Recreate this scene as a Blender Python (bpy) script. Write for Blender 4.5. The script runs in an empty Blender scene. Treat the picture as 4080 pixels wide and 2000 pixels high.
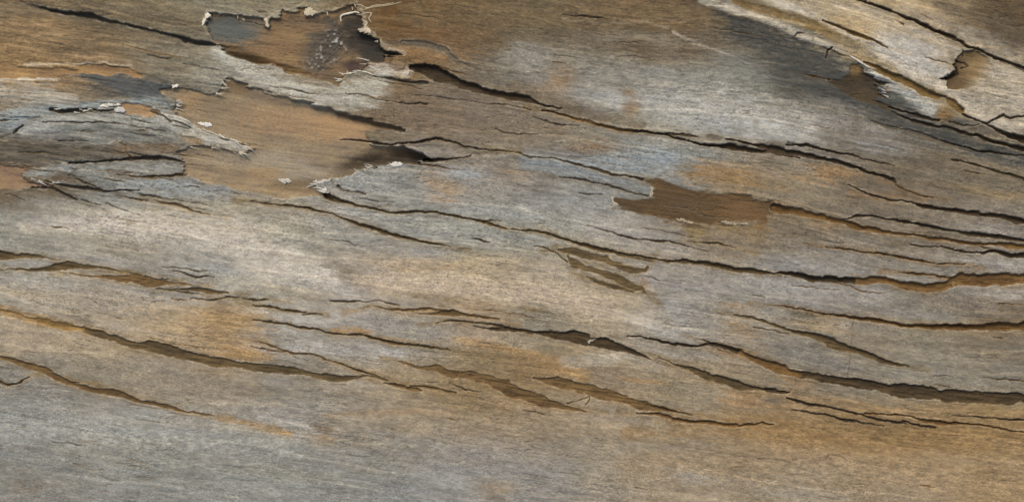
import bpy, math
import numpy as np

# ------------------------------------------------------------------ units
# design units: 1 unit = 0.2 mm; the framed face of the log is 4080 x 2000 units (0.816 x 0.400 m)
U = 0.0002
CX, CY = 2040.0, 1000.0
scene = bpy.context.scene

# ------------------------------------------------------------------ camera
cam_d = bpy.data.cameras.new('camera')
cam = bpy.data.objects.new('camera', cam_d)
scene.collection.objects.link(cam)
CAM_H = 1.9
cam.location = (0, 0, CAM_H)
cam.rotation_euler = (0, 0, 0)
cam_d.sensor_width = 36.0
cam_d.lens = 36.0 * CAM_H / (4080 * U)
cam_d.clip_start = 0.05
cam_d.clip_end = 100
scene.camera = cam

# ------------------------------------------------------------------ daylight (soft, overcast)
SUN_EL, SUN_AZ = math.radians(52), math.radians(-14)      # azimuth: 0 = from the top of the picture, negative = from its left
world = bpy.data.worlds.new('World')
scene.world = world
world.use_nodes = True
wn = world.node_tree.nodes
sky = wn.new('ShaderNodeTexSky')
sky.sky_type = 'NISHITA'
sky.sun_disc = False
sky.sun_elevation = SUN_EL
sky.sun_rotation = SUN_AZ
sky.air_density = 1.0
sky.dust_density = 4.0
sky.ozone_density = 0.6
bg = wn['Background']
bg.inputs['Strength'].default_value = 0.09
world.node_tree.links.new(sky.outputs[0], bg.inputs['Color'])
sun_d = bpy.data.lights.new('sun', 'SUN')
sun_d.energy = 1.5
sun_d.angle = math.radians(24)
sun_d.color = (1.0, 0.95, 0.86)
sun = bpy.data.objects.new('sun', sun_d)
scene.collection.objects.link(sun)
sun.rotation_euler = (math.radians(90) - SUN_EL, 0, -SUN_AZ + math.pi)
sun.rotation_euler = (-(math.pi / 2 - SUN_EL), 0, -SUN_AZ)
vs = scene.view_settings
vs.view_transform = 'Standard'
vs.look = 'None'
vs.exposure = 0.80
vs.gamma = 1.0
vs.use_curve_mapping = False

# ------------------------------------------------------------------ numeric helpers
def hash2(ix, iy, seed):
    h = (ix * 374761393 + iy * 668265263 + seed * 974711) & 0xFFFFFFFF
    h = ((h ^ (h >> 13)) * 1274126177) & 0xFFFFFFFF
    h = h ^ (h >> 16)
    return (h & 0xFFFFFF).astype(np.float32) / 16777215.0

def vnoise(x, y, sx, sy, seed):
    fx, fy = x / sx, y / sy
    ix, iy = np.floor(fx).astype(np.int64), np.floor(fy).astype(np.int64)
    tx, ty = (fx - ix).astype(np.float32), (fy - iy).astype(np.float32)
    tx = tx * tx * tx * (tx * (tx * 6 - 15) + 10)
    ty = ty * ty * ty * (ty * (ty * 6 - 15) + 10)
    a, b = hash2(ix, iy, seed), hash2(ix + 1, iy, seed)
    c, d = hash2(ix, iy + 1, seed), hash2(ix + 1, iy + 1, seed)
    return (a + (b - a) * tx) * (1 - ty) + (c + (d - c) * tx) * ty - 0.5

def fbm(x, y, sx, sy, seed, octs=3, gain=0.55):
    s, a, tot = 0, 1.0, 0.0
    for o in range(octs):
        s = s + a * vnoise(x, y, sx / 2 ** o, sy / 2 ** o, seed + o * 17)
        tot += a
        a *= gain
    return s / tot * 2.0          # about -1 .. 1

def sstep(e0, e1, x):
    t = np.clip((x - e0) / (e1 - e0), 0, 1)
    return t * t * (3 - 2 * t)

def lin(c):
    c = np.asarray(c, dtype=np.float32) / 255.0
    return np.where(c <= 0.04045, c / 12.92, ((c + 0.055) / 1.055) ** 2.4)

# ------------------------------------------------------------------ the traced features (design units, x right, y down)
# splits in the grain: (kind, depth factor, lower ramp, [(x, y, width), ...])
CRACKS = [
 # --- upper left
 ('grey', 1.8, 46, [(160,25,5),(238,47,10),(310,60,14),(360,64,16),(420,78,12),(488,94,8),(554,108,6),(626,127,8),(715,152,10),(740,164,16),(787,173,16),(860,180,8)]),
 ('grey', 1.0, 0, [(587,219,4),(637,236,5),(682,238,3)]),
 ('grey', 1.0, 0, [(726,252,5),(803,272,5),(887,285,4)]),
 ('grey', 1.2, 0, [(200,438,8),(238,443,14),(327,443,8),(410,443,5),(470,438,4)]),
 ('grey', 1.0, 0, [(172,488,3),(300,488,4),(405,490,4),(527,504,4),(665,527,3)]),
 ('grey', 1.0, 0, [(238,565,5),(350,566,4)]),
 ('grey', 1.0, 0, [(55,532,8),(95,504,5)]),
 ('grey', 1.0, 0, [(0,479,4),(78,480,3)]),
 ('grey', 1.0, 0, [(600,443,4),(650,460,6),(684,487,4)]),
 ('grey', 1.0, 0, [(690,480,3),(760,510,4)]),
 ('brown', 1.0, 0, [(460,560,4),(502,582,5),(510,615,5),(532,637,5)]),
 ('grey', 1.3, 0, [(277,654,5),(355,646,6),(499,637,8),(582,629,14),(687,632,10),(737,648,4)]),
 ('grey', 1.2, 0, [(127,750,6),(210,752,10),(266,775,8),(310,797,4)]),
 ('grey', 1.2, 0, [(183,722,5),(266,741,10),(355,755,14),(432,761,7),(554,758,3)]),
 ('grey', 1.0, 0, [(299,711,5),(360,739,6),(416,758,5)]),
 ('grey', 1.0, 0, [(327,794,3),(405,819,4)]),
 ('grey', 1.0, 0, [(427,813,4),(499,841,4),(560,863,3)]),
 ('olive', 0.5, 0, [(632,805,4),(690,815,14),(740,830,14),(787,843,6),(842,857,3)]),
 ('olive', 0.8, 0, [(515,703,4),(610,703,8),(720,700,10),(745,700,5)]),
 # --- upper middle
 ('dark', 0.9, 0, [(1640,268,14),(1693,277,38),(1748,299,34),(1832,333,28),(1915,355,28),(2000,382,26),(2072,391,26),(2122,405,18),(2183,424,8),(2233,432,4)]),
 ('grey', 0.30, 8, [(1604,172,14),(1665,172,20),(1720,183,20),(1776,202,24),(1798,227,22),(1831,252,12),(1887,272,5),(1981,288,3)]),
 ('grey', 1.0, 0, [(1488,300,5),(1554,316,8),(1632,330,7),(1700,330,8)]),
 ('grey', 1.0, 0, [(1377,371,3),(1477,388,5),(1543,407,5),(1637,413,5),(1704,416,3)]),
 ('grey', 0.9, 0, [(1654,380,3),(1737,385,3),(1831,399,3),(1942,415,4),(2016,421,3),(2116,440,4)]),
 ('grey', 0.9, 0, [(1970,518,3),(2000,529,4),(2111,540,4),(2140,535,3)]),
 ('grey', 0.9, 0, [(2127,468,3),(2216,496,5),(2305,507,3)]),
 ('brown', 1.1, 0, [(2160,441,5),(2205,446,7),(2250,460,7),(2288,474,7),(2388,499,7),(2460,515,9),(2515,521,10)]),
 ('dark', 1.2, 0, [(2515,521,8),(2560,526,10),(2637,538,11),(2720,554,8),(2776,571,14),(2831,579,15),(2915,585,17),(3000,600,14),(3072,607,8),(3127,620,5),(3183,632,3)]),
 ('dark', 0.8, 0, [(2648,535,6),(2720,535,14),(2782,543,4)]),
 ('dark', 1.2, 0, [(2890,552,3),(2950,567,4),(3000,576,7),(3072,593,16),(3183,615,14),(3305,642,12),(3415,668,11),(3460,689,10),(3521,702,8),(3557,714,8),(3565,728,4)]),
 ('dark', 1.1, 0, [(1355,560,3),(1443,565,8),(1555,577,8),(1665,566,8),(1737,554,7),(1790,562,5),(1850,585,4),(1920,596,5),(2000,599,5)]),
 ('olive', 1.1, 0, [(2000,599,4),(2044,607,5),(2111,626,4),(2194,629,4),(2238,640,4),(2310,662,6),(2388,678,7),(2432,692,8),(2499,702,8),(2560,718,10)]),
 ('dark', 1.2, 0, [(1690,640,10),(1715,640,10),(1790,633,6),(1842,627,4),(1876,618,3)]),
 ('brown', 0.9, 0, [(1610,655,3),(1720,660,4),(1830,676,3)]),
 # --- top right
 ('dark', 1.3, 0, [(3400,-8,8),(3471,17,8),(3554,50,9),(3637,83,10),(3709,116,12),(3787,150,11),(3859,188,9),(3942,222,9),(4025,255,9),(4080,272,10)]),
 ('grey', 1.0, 0, [(3986,249,3),(4080,283,6)]),
 ('gold', 1.0, 0, [(3443,249,6),(3488,266,10),(3532,294,18),(3587,321,20),(3637,344,22),(3681,371,24),(3737,387,18)]),
 ('grey', 1.0, 0, [(3748,384,10),(3762,386,12)]),
 ('gold', 0.8, 0, [(3765,390,12),(3787,410,32),(3826,443,18)]),
 ('dark', 1.0, 0, [(3831,457,8),(3886,482,8),(3931,499,8),(3997,532,14),(4080,562,34)]),
 ('gold', 1.0, 0, [(3277,83,6),(3332,108,12),(3388,130,12),(3471,158,10),(3537,191,5)]),
 ('brown', 1.0, 0, [(3210,296,4),(3305,319,6)]),
 ('dark', 1.1, 0, [(3540,425,9),(3626,449,8),(3704,474,7),(3742,482,6)]),
 ('dark', 1.1, 0, [(3554,443,4),(3654,488,8),(3720,501,7),(3803,515,8),(3864,535,12),(3942,560,14),(4025,582,16),(4080,598,14)]),
 ('dark', 1.0, 0, [(3781,488,4),(3842,504,5),(3898,499,3)]),
 ('dark', 1.2, 0, [(3681,540,4),(3737,557,5),(3820,582,6),(3886,598,9),(3942,604,8),(4025,618,5),(4080,622,5)]),
 ('grey', 0.4, 12, [(3471,482,3),(3521,499,8),(3610,521,12),(3681,543,18),(3798,587,12),(3880,610,6)]),
 ('dark', 1.0, 0, [(3792,634,4),(3864,654,6),(3942,670,7),(4025,699,8),(4080,717,9)]),
 ('dark', 1.0, 0, [(3931,493,8),(3964,476,7),(3997,460,7),(4025,471,5),(4080,460,5)]),
 ('dark', 1.1, 0, [(3742,316,7),(3780,313,9),(3815,296,8),(3808,272,6)]),
 ('dark', 1.0, 0, [(3832,198,4),(3838,226,5)]),
 ('dark', 1.0, 0, [(3808,244,4),(3845,248,4),(3862,262,4),(3832,272,4)]),
 ('dark', 1.0, 0, [(3165,143,3),(3175,130,5),(3200,131,2)]),
 ('dark', 1.0, 0, [(3291,240,3),(3299,200,5),(3316,192,4)]),
 ('brown', 1.0, 0, [(3560,78,2),(3600,98,4)]),
 # --- right, below the middle of the height
 ('dark', 1.0, 0, [(3133,579,4),(3210,582,12),(3277,598,9),(3377,615,6),(3443,634,6),(3526,651,4),(3565,662,3)]),
 ('dark', 1.0, 0, [(3377,733,2),(3421,761,5),(3499,786,5),(3582,802,5),(3643,811,7),(3693,822,14),(3776,836,15),(3859,847,17),(3942,858,19),(3997,866,17),(4080,883,20)]),
 ('brown', 1.0, 0, [(3560,736,2),(3626,766,4),(3687,783,8),(3715,787,3)]),
 ('dark', 1.0, 0, [(3343,874,3),(3388,869,3),(3407,862,5),(3471,866,6),(3526,874,6),(3598,883,10),(3693,899,10),(3776,916,8),(3859,933,11),(3942,938,13),(4025,955,11),(4080,960,11)]),
 ('brown', 0.75, 0, [(3083,830,34),(3155,841,24),(3233,858,19),(3288,872,19),(3360,888,19),(3432,908,18),(3499,921,13),(3554,932,8),(3637,938,9),(3720,949,12),(3803,960,15),(3886,971,13),(3970,974,12),(4080,985,16)]),
 ('dark', 1.0, 0, [(3626,977,3),(3709,985,5),(3748,981,5),(3787,988,6),(3848,1005,8),(3909,1005,10),(3970,1005,14),(4025,1016,17),(4080,1018,16)]),
 ('dark', 1.0, 0, [(3898,977,6),(3936,994,6)]),
 ('brown', 1.2, 0, [(3288,982,3),(3388,996,5),(3499,1013,6),(3610,1030,6),(3720,1049,5),(3776,1052,4),(3842,1057,3)]),
 ('brown', 1.0, 0, [(3576,1085,3),(3643,1093,6),(3709,1099,4),(3787,1109,5)]),
 # long split through the middle
 ('olive', 0.9, 0, [(1299,777,20),(1344,800,18),(1388,813,12),(1443,825,8),(1527,841,8),(1582,847,9),(1654,842,8),(1720,847,7),(1803,863,7),(1887,872,7),(1942,888,8),(2000,910,8),(2072,918,8),(2133,919,10),(2194,933,12),(2277,960,11),(2344,982,16),(2388,996,15),(2471,1010,10),(2554,1021,9),(2610,1032,6),(2682,1045,7),(2737,1041,12),(2803,1046,11),(2859,1060,14),(2931,1074,16),(3000,1079,15),(3083,1093,8)]),
 ('dark', 1.0, 0, [(3083,1091,6),(3111,1090,11),(3183,1099,19),(3249,1110,19),(3332,1115,19),(3399,1115,19)]),
 ('brown', 0.8, 0, [(3399,1115,19),(3471,1115,22),(3526,1115,22),(3582,1129,25),(3637,1143,25),(3693,1151,28),(3748,1146,25),(3785,1130,22)]),
 ('brown', 0.75, 0, [(3792,1122,26),(3831,1113,38),(3886,1113,34),(3953,1118,36),(4014,1110,42),(4080,1115,42)]),
 ('dark', 1.0, 0, [(3083,1096,3),(3138,1111,3)]),
 ('olive', 1.0, 0, [(1898,875,4),(2000,885,3)]),
 ('olive', 1.0, 0, [(1000,802,3),(1111,816,4),(1183,825,5),(1222,830,9),(1266,841,5),(1333,858,4),(1399,886,6),(1460,902,11),(1527,924,12),(1599,947,12),(1665,958,11),(1720,971,8),(1793,985,3)]),
 ('grey', 1.0, 0, [(1350,742,8),(1365,757,4),(1430,768,4),(1455,775,3)]),
 ('grey', 1.0, 0, [(2227,703,3),(2277,708,5),(2377,730,6),(2471,755,6),(2532,775,5),(2585,780,5)]),
 ('grey', 0.9, 0, [(2310,769,3),(2400,780,3)]),
 ('olive', 1.0, 0, [(2316,899,2),(2427,922,3),(2499,944,5),(2554,952,5),(2610,963,5),(2665,963,5),(2715,977,4),(2820,1005,2)]),
 ('olive', 1.0, 0, [(2737,966,3),(2859,969,6),(2937,991,3)]),
 ('olive', 0.14, 0, [(2227,1000,12),(2277,1000,26),(2344,1020,24),(2410,1036,28),(2471,1060,28),(2527,1079,18),(2571,1077,10),(2580,1060,5)]),
 ('olive', 0.14, 0, [(2260,1020,6),(2280,1045,26),(2333,1072,20),(2388,1086,24),(2443,1105,22),(2499,1132,24),(2554,1150,16),(2571,1166,4)]),
 ('olive', 0.16, 0, [(2338,1105,8),(2388,1127,14),(2454,1146,12),(2527,1160,8)]),
 ('olive', 1.0, 0, [(2127,984,3),(2160,985,4),(2205,1006,5),(2260,1045,4)]),
 ('olive', 0.9, 0, [(2460,1014,3),(2540,1028,4),(2600,1040,3)]),
 ('brown', 1.2, 0, [(3055,1215,2),(3211,1235,4),(3277,1248,6),(3388,1262,8),(3499,1279,11),(3610,1296,14),(3720,1301,17),(3831,1301,20),(3942,1301,25),(4080,1298,30)]),
 ('olive', 0.75, 0, [(2926,1251,3),(3000,1265,5),(3072,1290,8),(3139,1312,11),(3222,1333,17),(3277,1353,24),(3332,1375,30),(3388,1394,24),(3432,1406,16),(3471,1422,18),(3526,1438,12),(3582,1455,7),(3620,1464,3)]),
 ('brown', 0.9, 0, [(3000,1305,3),(3150,1327,3)]),
 ('brown', 0.8, 0, [(3327,1124,3),(3460,1165,3),(3526,1168,2)]),
 ('brown', 0.9, 0, [(3975,1212,4),(4080,1215,3)]),
 # --- left, lower half: lens-shaped splits
 ('olive', 0.40, 0, [(0,1021,28),(55,1021,26),(139,1020,16),(183,1027,5),(244,1041,3)]),
 ('olive', 0.40, 0, [(28,1074,3),(155,1074,9),(222,1066,24),(277,1058,26),(355,1063,15),(432,1071,8),(499,1082,5)]),
 ('tan', 0.26, 0, [(277,1093,3),(399,1104,10),(471,1106,28),(527,1108,40),(588,1116,38),(637,1124,26),(676,1130,12),(770,1138,4)]),
 ('olive', 0.9, 0, [(499,1082,4),(560,1096,6),(620,1108,6),(676,1116,3)]),
 ('olive', 0.5, 0, [(687,1157,3),(770,1154,10),(820,1160,16),(865,1166,10),(914,1168,4)]),
 ('olive', 0.8, 0, [(690,1078,3),(740,1092,5),(790,1102,5),(855,1106,3)]),
 ('olive', 0.9, 0, [(903,1185,5),(1000,1194,6),(1070,1199,3)]),
 ('olive', 0.9, 0, [(760,1192,3),(900,1190,3)]),
 ('olive', 1.0, 0, [(1011,1215,3),(1127,1232,6),(1222,1243,3)]),
 ('olive', 0.9, 0, [(1210,1251,3),(1288,1255,3)]),
 ('olive', 0.9, 0, [(1011,1273,3),(1083,1282,6),(1155,1298,7),(1222,1307,9),(1277,1315,7),(1322,1329,8),(1388,1336,8),(1443,1338,7),(1499,1350,8),(1554,1361,9),(1637,1375,9),(1698,1383,8),(1737,1383,5),(1798,1397,3)]),
 ('olive', 0.9, 0, [(1316,1196,3),(1399,1199,5),(1471,1204,5),(1499,1199,4),(1554,1207,4),(1593,1215,3)]),
 ('tan', 0.5, 0, [(1438,1232,2),(1488,1221,4),(1549,1235,5),(1626,1237,11),(1693,1229,14),(1750,1234,8),(1800,1240,4)]),
 ('tan', 0.5, 0, [(1648,1248,3),(1709,1251,7),(1765,1246,17),(1820,1246,14),(1887,1257,7),(1942,1268,6),(1992,1276,4)]),
 ('olive', 0.9, 0, [(1743,1285,2),(1793,1276,4),(1859,1282,5),(1931,1290,5),(2000,1302,8)]),
 ('stone', 0.6, 0, [(1887,1299,3),(1953,1312,8),(2000,1311,16),(2066,1314,14),(2139,1325,14),(2194,1333,26),(2250,1341,34),(2305,1347,42),(2335,1352,44)]),
 ('stone', 0.6, 0, [(2352,1362,30),(2385,1362,40),(2416,1369,36),(2471,1386,22),(2527,1405,12),(2599,1433,4)]),
 ('dark', 0.9, 0, [(2499,1336,3),(2554,1342,5),(2610,1355,7),(2637,1364,11),(2693,1372,12),(2776,1378,10),(2831,1369,11),(2887,1380,14),(2942,1400,18)]),
 ('brown', 0.7, 0, [(2942,1400,18),(3000,1428,19),(3055,1450,24),(3111,1469,24),(3183,1491,22)]),
 ('stone', 0.62, 0, [(3183,1491,22),(3249,1502,28),(3310,1516,25),(3388,1524,30),(3471,1538,33),(3554,1552,39),(3665,1563,45),(3776,1580,45),(3886,1585,42),(3997,1585,36),(4080,1588,33)]),
 ('olive', 1.0, 0, [(2781,1347,3),(2831,1366,6)]),
 ('olive', 0.6, 0, [(2626,1425,3),(2682,1447,8),(2721,1458,11),(2776,1480,22),(2831,1502,25),(2887,1519,25),(2942,1536,22),(3000,1550,14),(3033,1552,8)]),
 ('dark', 0.9, 0, [(3000,1547,8),(3033,1549,8),(3094,1558,14),(3144,1561,6)]),
 ('dark', 0.9, 0, [(3133,1583,4),(3183,1599,8),(3277,1619,7),(3343,1632,7),(3410,1649,9),(3471,1666,10),(3554,1680,9),(3610,1691,5)]),
 ('dark', 1.0, 0, [(3595,1680,4),(3654,1691,7),(3731,1700,4)]),
 ('dark', 1.0, 0, [(3155,1630,3),(3222,1641,4),(3277,1649,7),(3343,1668,7),(3415,1680,6),(3521,1699,4)]),
 ('brown', 0.9, 0, [(3443,1649,8),(3532,1649,6),(3620,1657,5),(3693,1674,8),(3776,1685,12),(3859,1691,8),(3942,1699,6),(4025,1718,4),(4080,1724,4)]),
 ('dark', 1.0, 0, [(3792,1655,3),(3914,1666,5),(3970,1668,5),(4080,1674,7)]),
 ('tan', 0.30, 0, [(1587,1436,4),(1665,1461,10),(1743,1469,22),(1803,1486,30),(1887,1500,36),(1953,1513,42),(2000,1537,44),(2055,1563,44),(2111,1580,40),(2166,1602,32),(2222,1616,22),(2277,1630,14),(2333,1636,6)]),
 ('tan', 0.9, 0, [(2348,1572,3),(2344,1600,4),(2333,1616,3)]),
 ('tan', 0.9, 0, [(2260,1603,3),(2300,1598,3),(2344,1580,3)]),
 ('tan', 0.28, 0, [(2127,1505,10),(2222,1522,28),(2305,1544,42),(2388,1566,42),(2471,1588,38),(2527,1605,34),(2582,1619,24),(2637,1629,12)]),
 ('brown', 0.9, 0, [(2560,1605,5),(2637,1627,10),(2693,1638,8),(2760,1650,4)]),
 ('brown', 0.8, 0, [(2532,1644,4),(2610,1646,8),(2693,1668,11),(2748,1680,13),(2831,1682,13),(2915,1691,13),(3000,1692,9),(3033,1685,7),(3083,1690,4)]),
 ('orange', 0.35, 0, [(0,1232,6),(83,1257,8),(166,1276,14),(249,1296,18),(333,1309,19)]),
 ('slate', 0.38, 0, [(333,1309,19),(416,1333,22),(499,1364,30),(582,1383,36),(654,1389,40),(720,1414,35),(803,1430,34),(887,1447,33),(953,1455,32),(1000,1459,26),(1111,1472,26),(1194,1483,28),(1249,1494,28),(1310,1502,24),(1360,1508,18),(1416,1500,8),(1460,1495,8),(1499,1499,15),(1543,1513,11)]),
 ('tan', 0.9, 0, [(1033,1361,3),(1166,1405,5),(1249,1414,4),(1310,1433,5),(1388,1461,5),(1460,1483,8),(1499,1494,8)]),
 ('tan', 0.55, 0, [(1527,1522,6),(1587,1536,18),(1637,1544,18),(1682,1555,6)]),
 ('tan', 0.6, 0, [(1637,1533,5),(1709,1544,11),(1759,1555,8),(1815,1565,4)]),
 ('tan', 0.9, 0, [(1790,1520,3),(1850,1550,4),(1920,1565,3)]),
 ('tan', 0.40, 0, [(0,1419,8),(55,1436,14),(111,1455,19),(166,1472,21),(222,1497,21),(277,1522,18),(333,1544,15),(388,1558,17),(443,1563,21),(488,1572,16),(554,1596,11),(637,1613,13),(720,1633,11),(759,1644,7),(853,1655,3)]),
 ('olive', 0.9, 0, [(250,1500,4),(285,1518,7),(322,1525,3)]),
 ('olive', 0.9, 0, [(0,1519,9),(33,1534,8),(72,1528,8),(100,1509,6),(122,1502,3)]),
]
CRACK_RGB = {'grey': (96,86,70), 'dark': (74,60,42), 'brown': (112,80,42), 'gold': (122,94,52), 'slate': (92,75,48), 'olive': (94,76,48),
             'tan': (106,81,48), 'stone': (72,57,36), 'orange': (142,106,58)}
CRACK_WORD = {'grey': 'grey', 'dark': 'dark', 'brown': 'brown', 'gold': 'golden brown', 'olive': 'olive brown', 'tan': 'tan brown', 'slate': 'grey brown', 'stone': 'grey brown', 'orange': 'orange'}

# places where the bleached surface has broken away: (depth, lip, colour, label, polygon)
PATCHES = [
 (20, 4, (120,93,61), 'brown hollow with charred middle where the surface has broken away',
  [(826,55),(822,105),(830,125),(845,150),(865,178),(910,219),(942,236),(1000,253),(1094,266),(1166,294),(1249,316),(1316,333),(1349,346),(1360,321),(1382,288),(1410,291),(1460,280),(1463,249),(1499,249),(1529,244),(1532,222),(1576,222),(1606,224),(1588,205),(1543,200),(1516,180),(1504,161),(1477,136),(1443,127),(1427,119),(1449,103),(1441,78),(1438,55),(1421,47),(1416,22),(1388,25),(1333,42),(1288,50),(1255,61),(1222,64),(1213,44),(1222,28),(1194,33),(1161,50),(1127,42),(1119,61),(1100,72),(1078,64),(1072,105),(1055,105),(1050,78),(1000,69),(942,66),(887,61)]),
 (15, 3, (136,115,86), 'orange tan inner wood laid bare below the pale strip',
  [(637,360),(693,338),(726,344),(776,360),(820,377),(859,371),(881,355),(887,327),(909,308),(953,321),(1000,352),(1111,382),(1194,405),(1277,427),(1388,460),(1471,479),(1554,499),(1610,515),(1665,518),(1600,526),(1500,520),(1452,522),(1462,560),(1480,582),(1610,585),(1680,612),(1722,640),(1665,650),(1610,654),(1554,656),(1499,662),(1438,674),(1400,700),(1355,707),(1305,717),(1244,722),(1277,750),(1310,775),(1330,805),(1290,790),(1244,780),(1166,783),(1127,794),(1083,783),(1000,761),(942,755),(865,733),(748,703),(731,694),(740,645),(700,605),(745,585),(820,584),(975,616),(1010,592),(942,560),(842,532),(776,499),(680,442),(700,430),(709,410),(700,395),(665,385),(640,372)]),
 (5, 0, (86,63,34), 'dark brown scar with stepped ragged outline',
  [(2443,822),(2443,783),(2460,783),(2532,791),(2598,789),(2601,741),(2555,714),(2626,716),(2676,733),(2720,750),(2776,761),(2831,764),(2887,769),(3000,775),(3000,803),(3083,811),(3140,827),(3150,850),(3083,850),(3056,856),(3050,882),(3000,880),(2960,892),(2930,884),(2900,898),(2853,888),(2820,893),(2780,897),(2750,893),(2693,888),(2637,877),(2582,861),(2527,844),(2471,827)]),
 (18, 2, (66,52,32), 'dark brown hollow below the raised ridge',
  [(3388,262),(3421,260),(3443,283),(3477,302),(3515,321),(3548,335),(3521,341),(3486,333),(3526,364),(3484,356),(3540,392),(3490,385),(3465,372),(3500,402),(3560,430),(3543,440),(3471,415),(3388,384),(3332,357),(3300,321),(3360,316),(3382,299)], (3280, 3320, 0.0)),
 (9, 3, (168,128,84), 'small orange lens shaped opening',
  [(480,418),(520,412),(554,413),(610,432),(646,445),(610,467),(526,454),(490,449)]),
 (12, 3, (136,106,76), 'brown hollow at the edge beside the pale flake',
  [(-60,652),(0,650),(60,664),(140,672),(85,688),(95,708),(130,728),(190,738),(215,748),(180,752),(130,745),(70,757),(0,760),(-60,758)]),
 (14, 4, (108,84,48), 'golden brown gouge with a jagged edge',
  [(3837,205),(3886,199),(3942,238),(3964,277),(3936,316),(3886,355),(3820,360),(3776,355),(3770,327),(3742,316),(3787,302),(3803,277),(3798,260),(3814,244)], (3965, 3830, 0.8)),
 (7, 3, (152,112,66), 'orange band where the top layer has worn off',
  [(-60,248),(0,246),(60,250),(110,272),(180,272),(305,276),(300,258),(400,262),(520,268),(548,285),(575,318),(530,312),(510,304),(440,302),(370,296),(310,290),(240,296),(228,316),(111,309),(40,314),(0,311),(-60,312)]),
]
# layers that stand proud: (height, lip, label, polygon)
PLATES = [
 (9, 3, 'smooth blue grey plate ending in a torn edge',
  [(-60,322),(0,320),(111,318),(230,322),(250,298),(310,295),(420,305),(510,312),(525,322),(600,330),(637,350),(630,366),(690,388),(706,412),(690,432),(640,430),(590,420),(520,404),(440,402),(390,420),(330,436),(200,428),(150,470),(60,470),(0,470),(-60,470)]),
 (8, 3, 'pale splinter lying across the bare wood',
  [(637,447),(682,462),(776,501),(842,534),(942,562),(1000,592),(975,614),(820,582),(737,575),(690,570),(620,548),(560,520),(560,470)]),
 (8, 4, 'pale grey flake with a square broken end',
  [(80,690),(110,680),(150,674),(200,668),(240,658),(294,656),(290,690),(262,704),(240,722),(188,736),(140,726),(100,710)]),
 (10, 2, 'rough dark brown plate with a cracked lower edge',
  [(-60,560),(60,556),(240,575),(420,578),(470,556),(560,548),(690,572),(735,600),(730,628),(582,622),(499,630),(355,640),(277,648),(120,664),(60,656),(0,640),(-60,640)]),
 (12, 4, 'pale lumpy knob with a brown centre',
  [(1532,224),(1545,218),(1580,226),(1606,228),(1626,246),(1640,280),(1632,312),(1600,318),(1560,302),(1500,288),(1466,272),(1466,252),(1528,248)]),
 (7, 3, 'bluish white fibrous strip broken off at its left end',
  [(3380,218),(3420,238),(3455,262),(3500,290),(3560,325),(3600,345),(3637,365),(3680,392),(3722,420),(3738,444),(3700,466),(3600,436),(3556,420),(3544,392),(3530,364),(3552,336),(3477,296),(3443,278)]),
]
RIDGE = [(2700,-700),(2700,-60),(2780,-10),(2900,42),(3000,72),(3100,112),(3200,152),(3312,192),(3380,230),(3460,272),(3540,318),(3630,372),(3722,425),(3800,470),(3900,505),(4000,540),(4080,575),(4700,860),(4700,-700)]

HAIR_SEEDS = 80
# ------------------------------------------------------------------ the sampling grid
STEP = 3.0
def axis(lo, hi, margin_steps, growth):
    core = np.arange(lo, hi + 0.1, STEP)
    d, out = STEP, []
    p = 0.0
    for k in range(margin_steps):
        d *= growth
        p += d
        out.append(p)
    out = np.array(out)
    return np.concatenate([(lo - out)[::-1], core, hi + out])
ax = axis(-24, 4104, 44, 1.085)
ay = axis(-24, 2022, 44, 1.085)
NX, NY = len(ax), len(ay)
X, Y = np.meshgrid(ax, ay)                 # rows = y
X = X.astype(np.float32); Y = Y.astype(np.float32)
print('grid', NX, NY, ax[0], ax[-1], ay[0], ay[-1])

# jagged warp shared by every traced outline
WX = X + 5 * vnoise(X, Y, 46, 30, 11) + 5 * vnoise(X, Y, 17, 12, 12)
WY = Y + 8 * vnoise(X, Y, 60, 50, 13) + 5 * vnoise(X, Y, 22, 14, 14) + 2.5 * vnoise(X, Y, 9, 7, 15)

def extend(pts):
    pts = [tuple(p) for p in pts]
    if pts[-1][0] >= 4078:
        a, b = pts[-2], pts[-1]
        s = (b[1] - a[1]) / (b[0] - a[0])
        pts += [(b[0] + 260, b[1] + 260 * s, b[2] * .7), (b[0] + 520, b[1] + 520 * s * 0.8, 2)]
    if pts[0][0] <= 1:
        a, b = pts[1], pts[0]
        s = (b[1] - a[1]) / (b[0] - a[0])
        pts = [(b[0] - 420, b[1] - 420 * s * .6, 2), (b[0] - 200, b[1] - 200 * s, b[2] * .8)] + pts
    return pts

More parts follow.
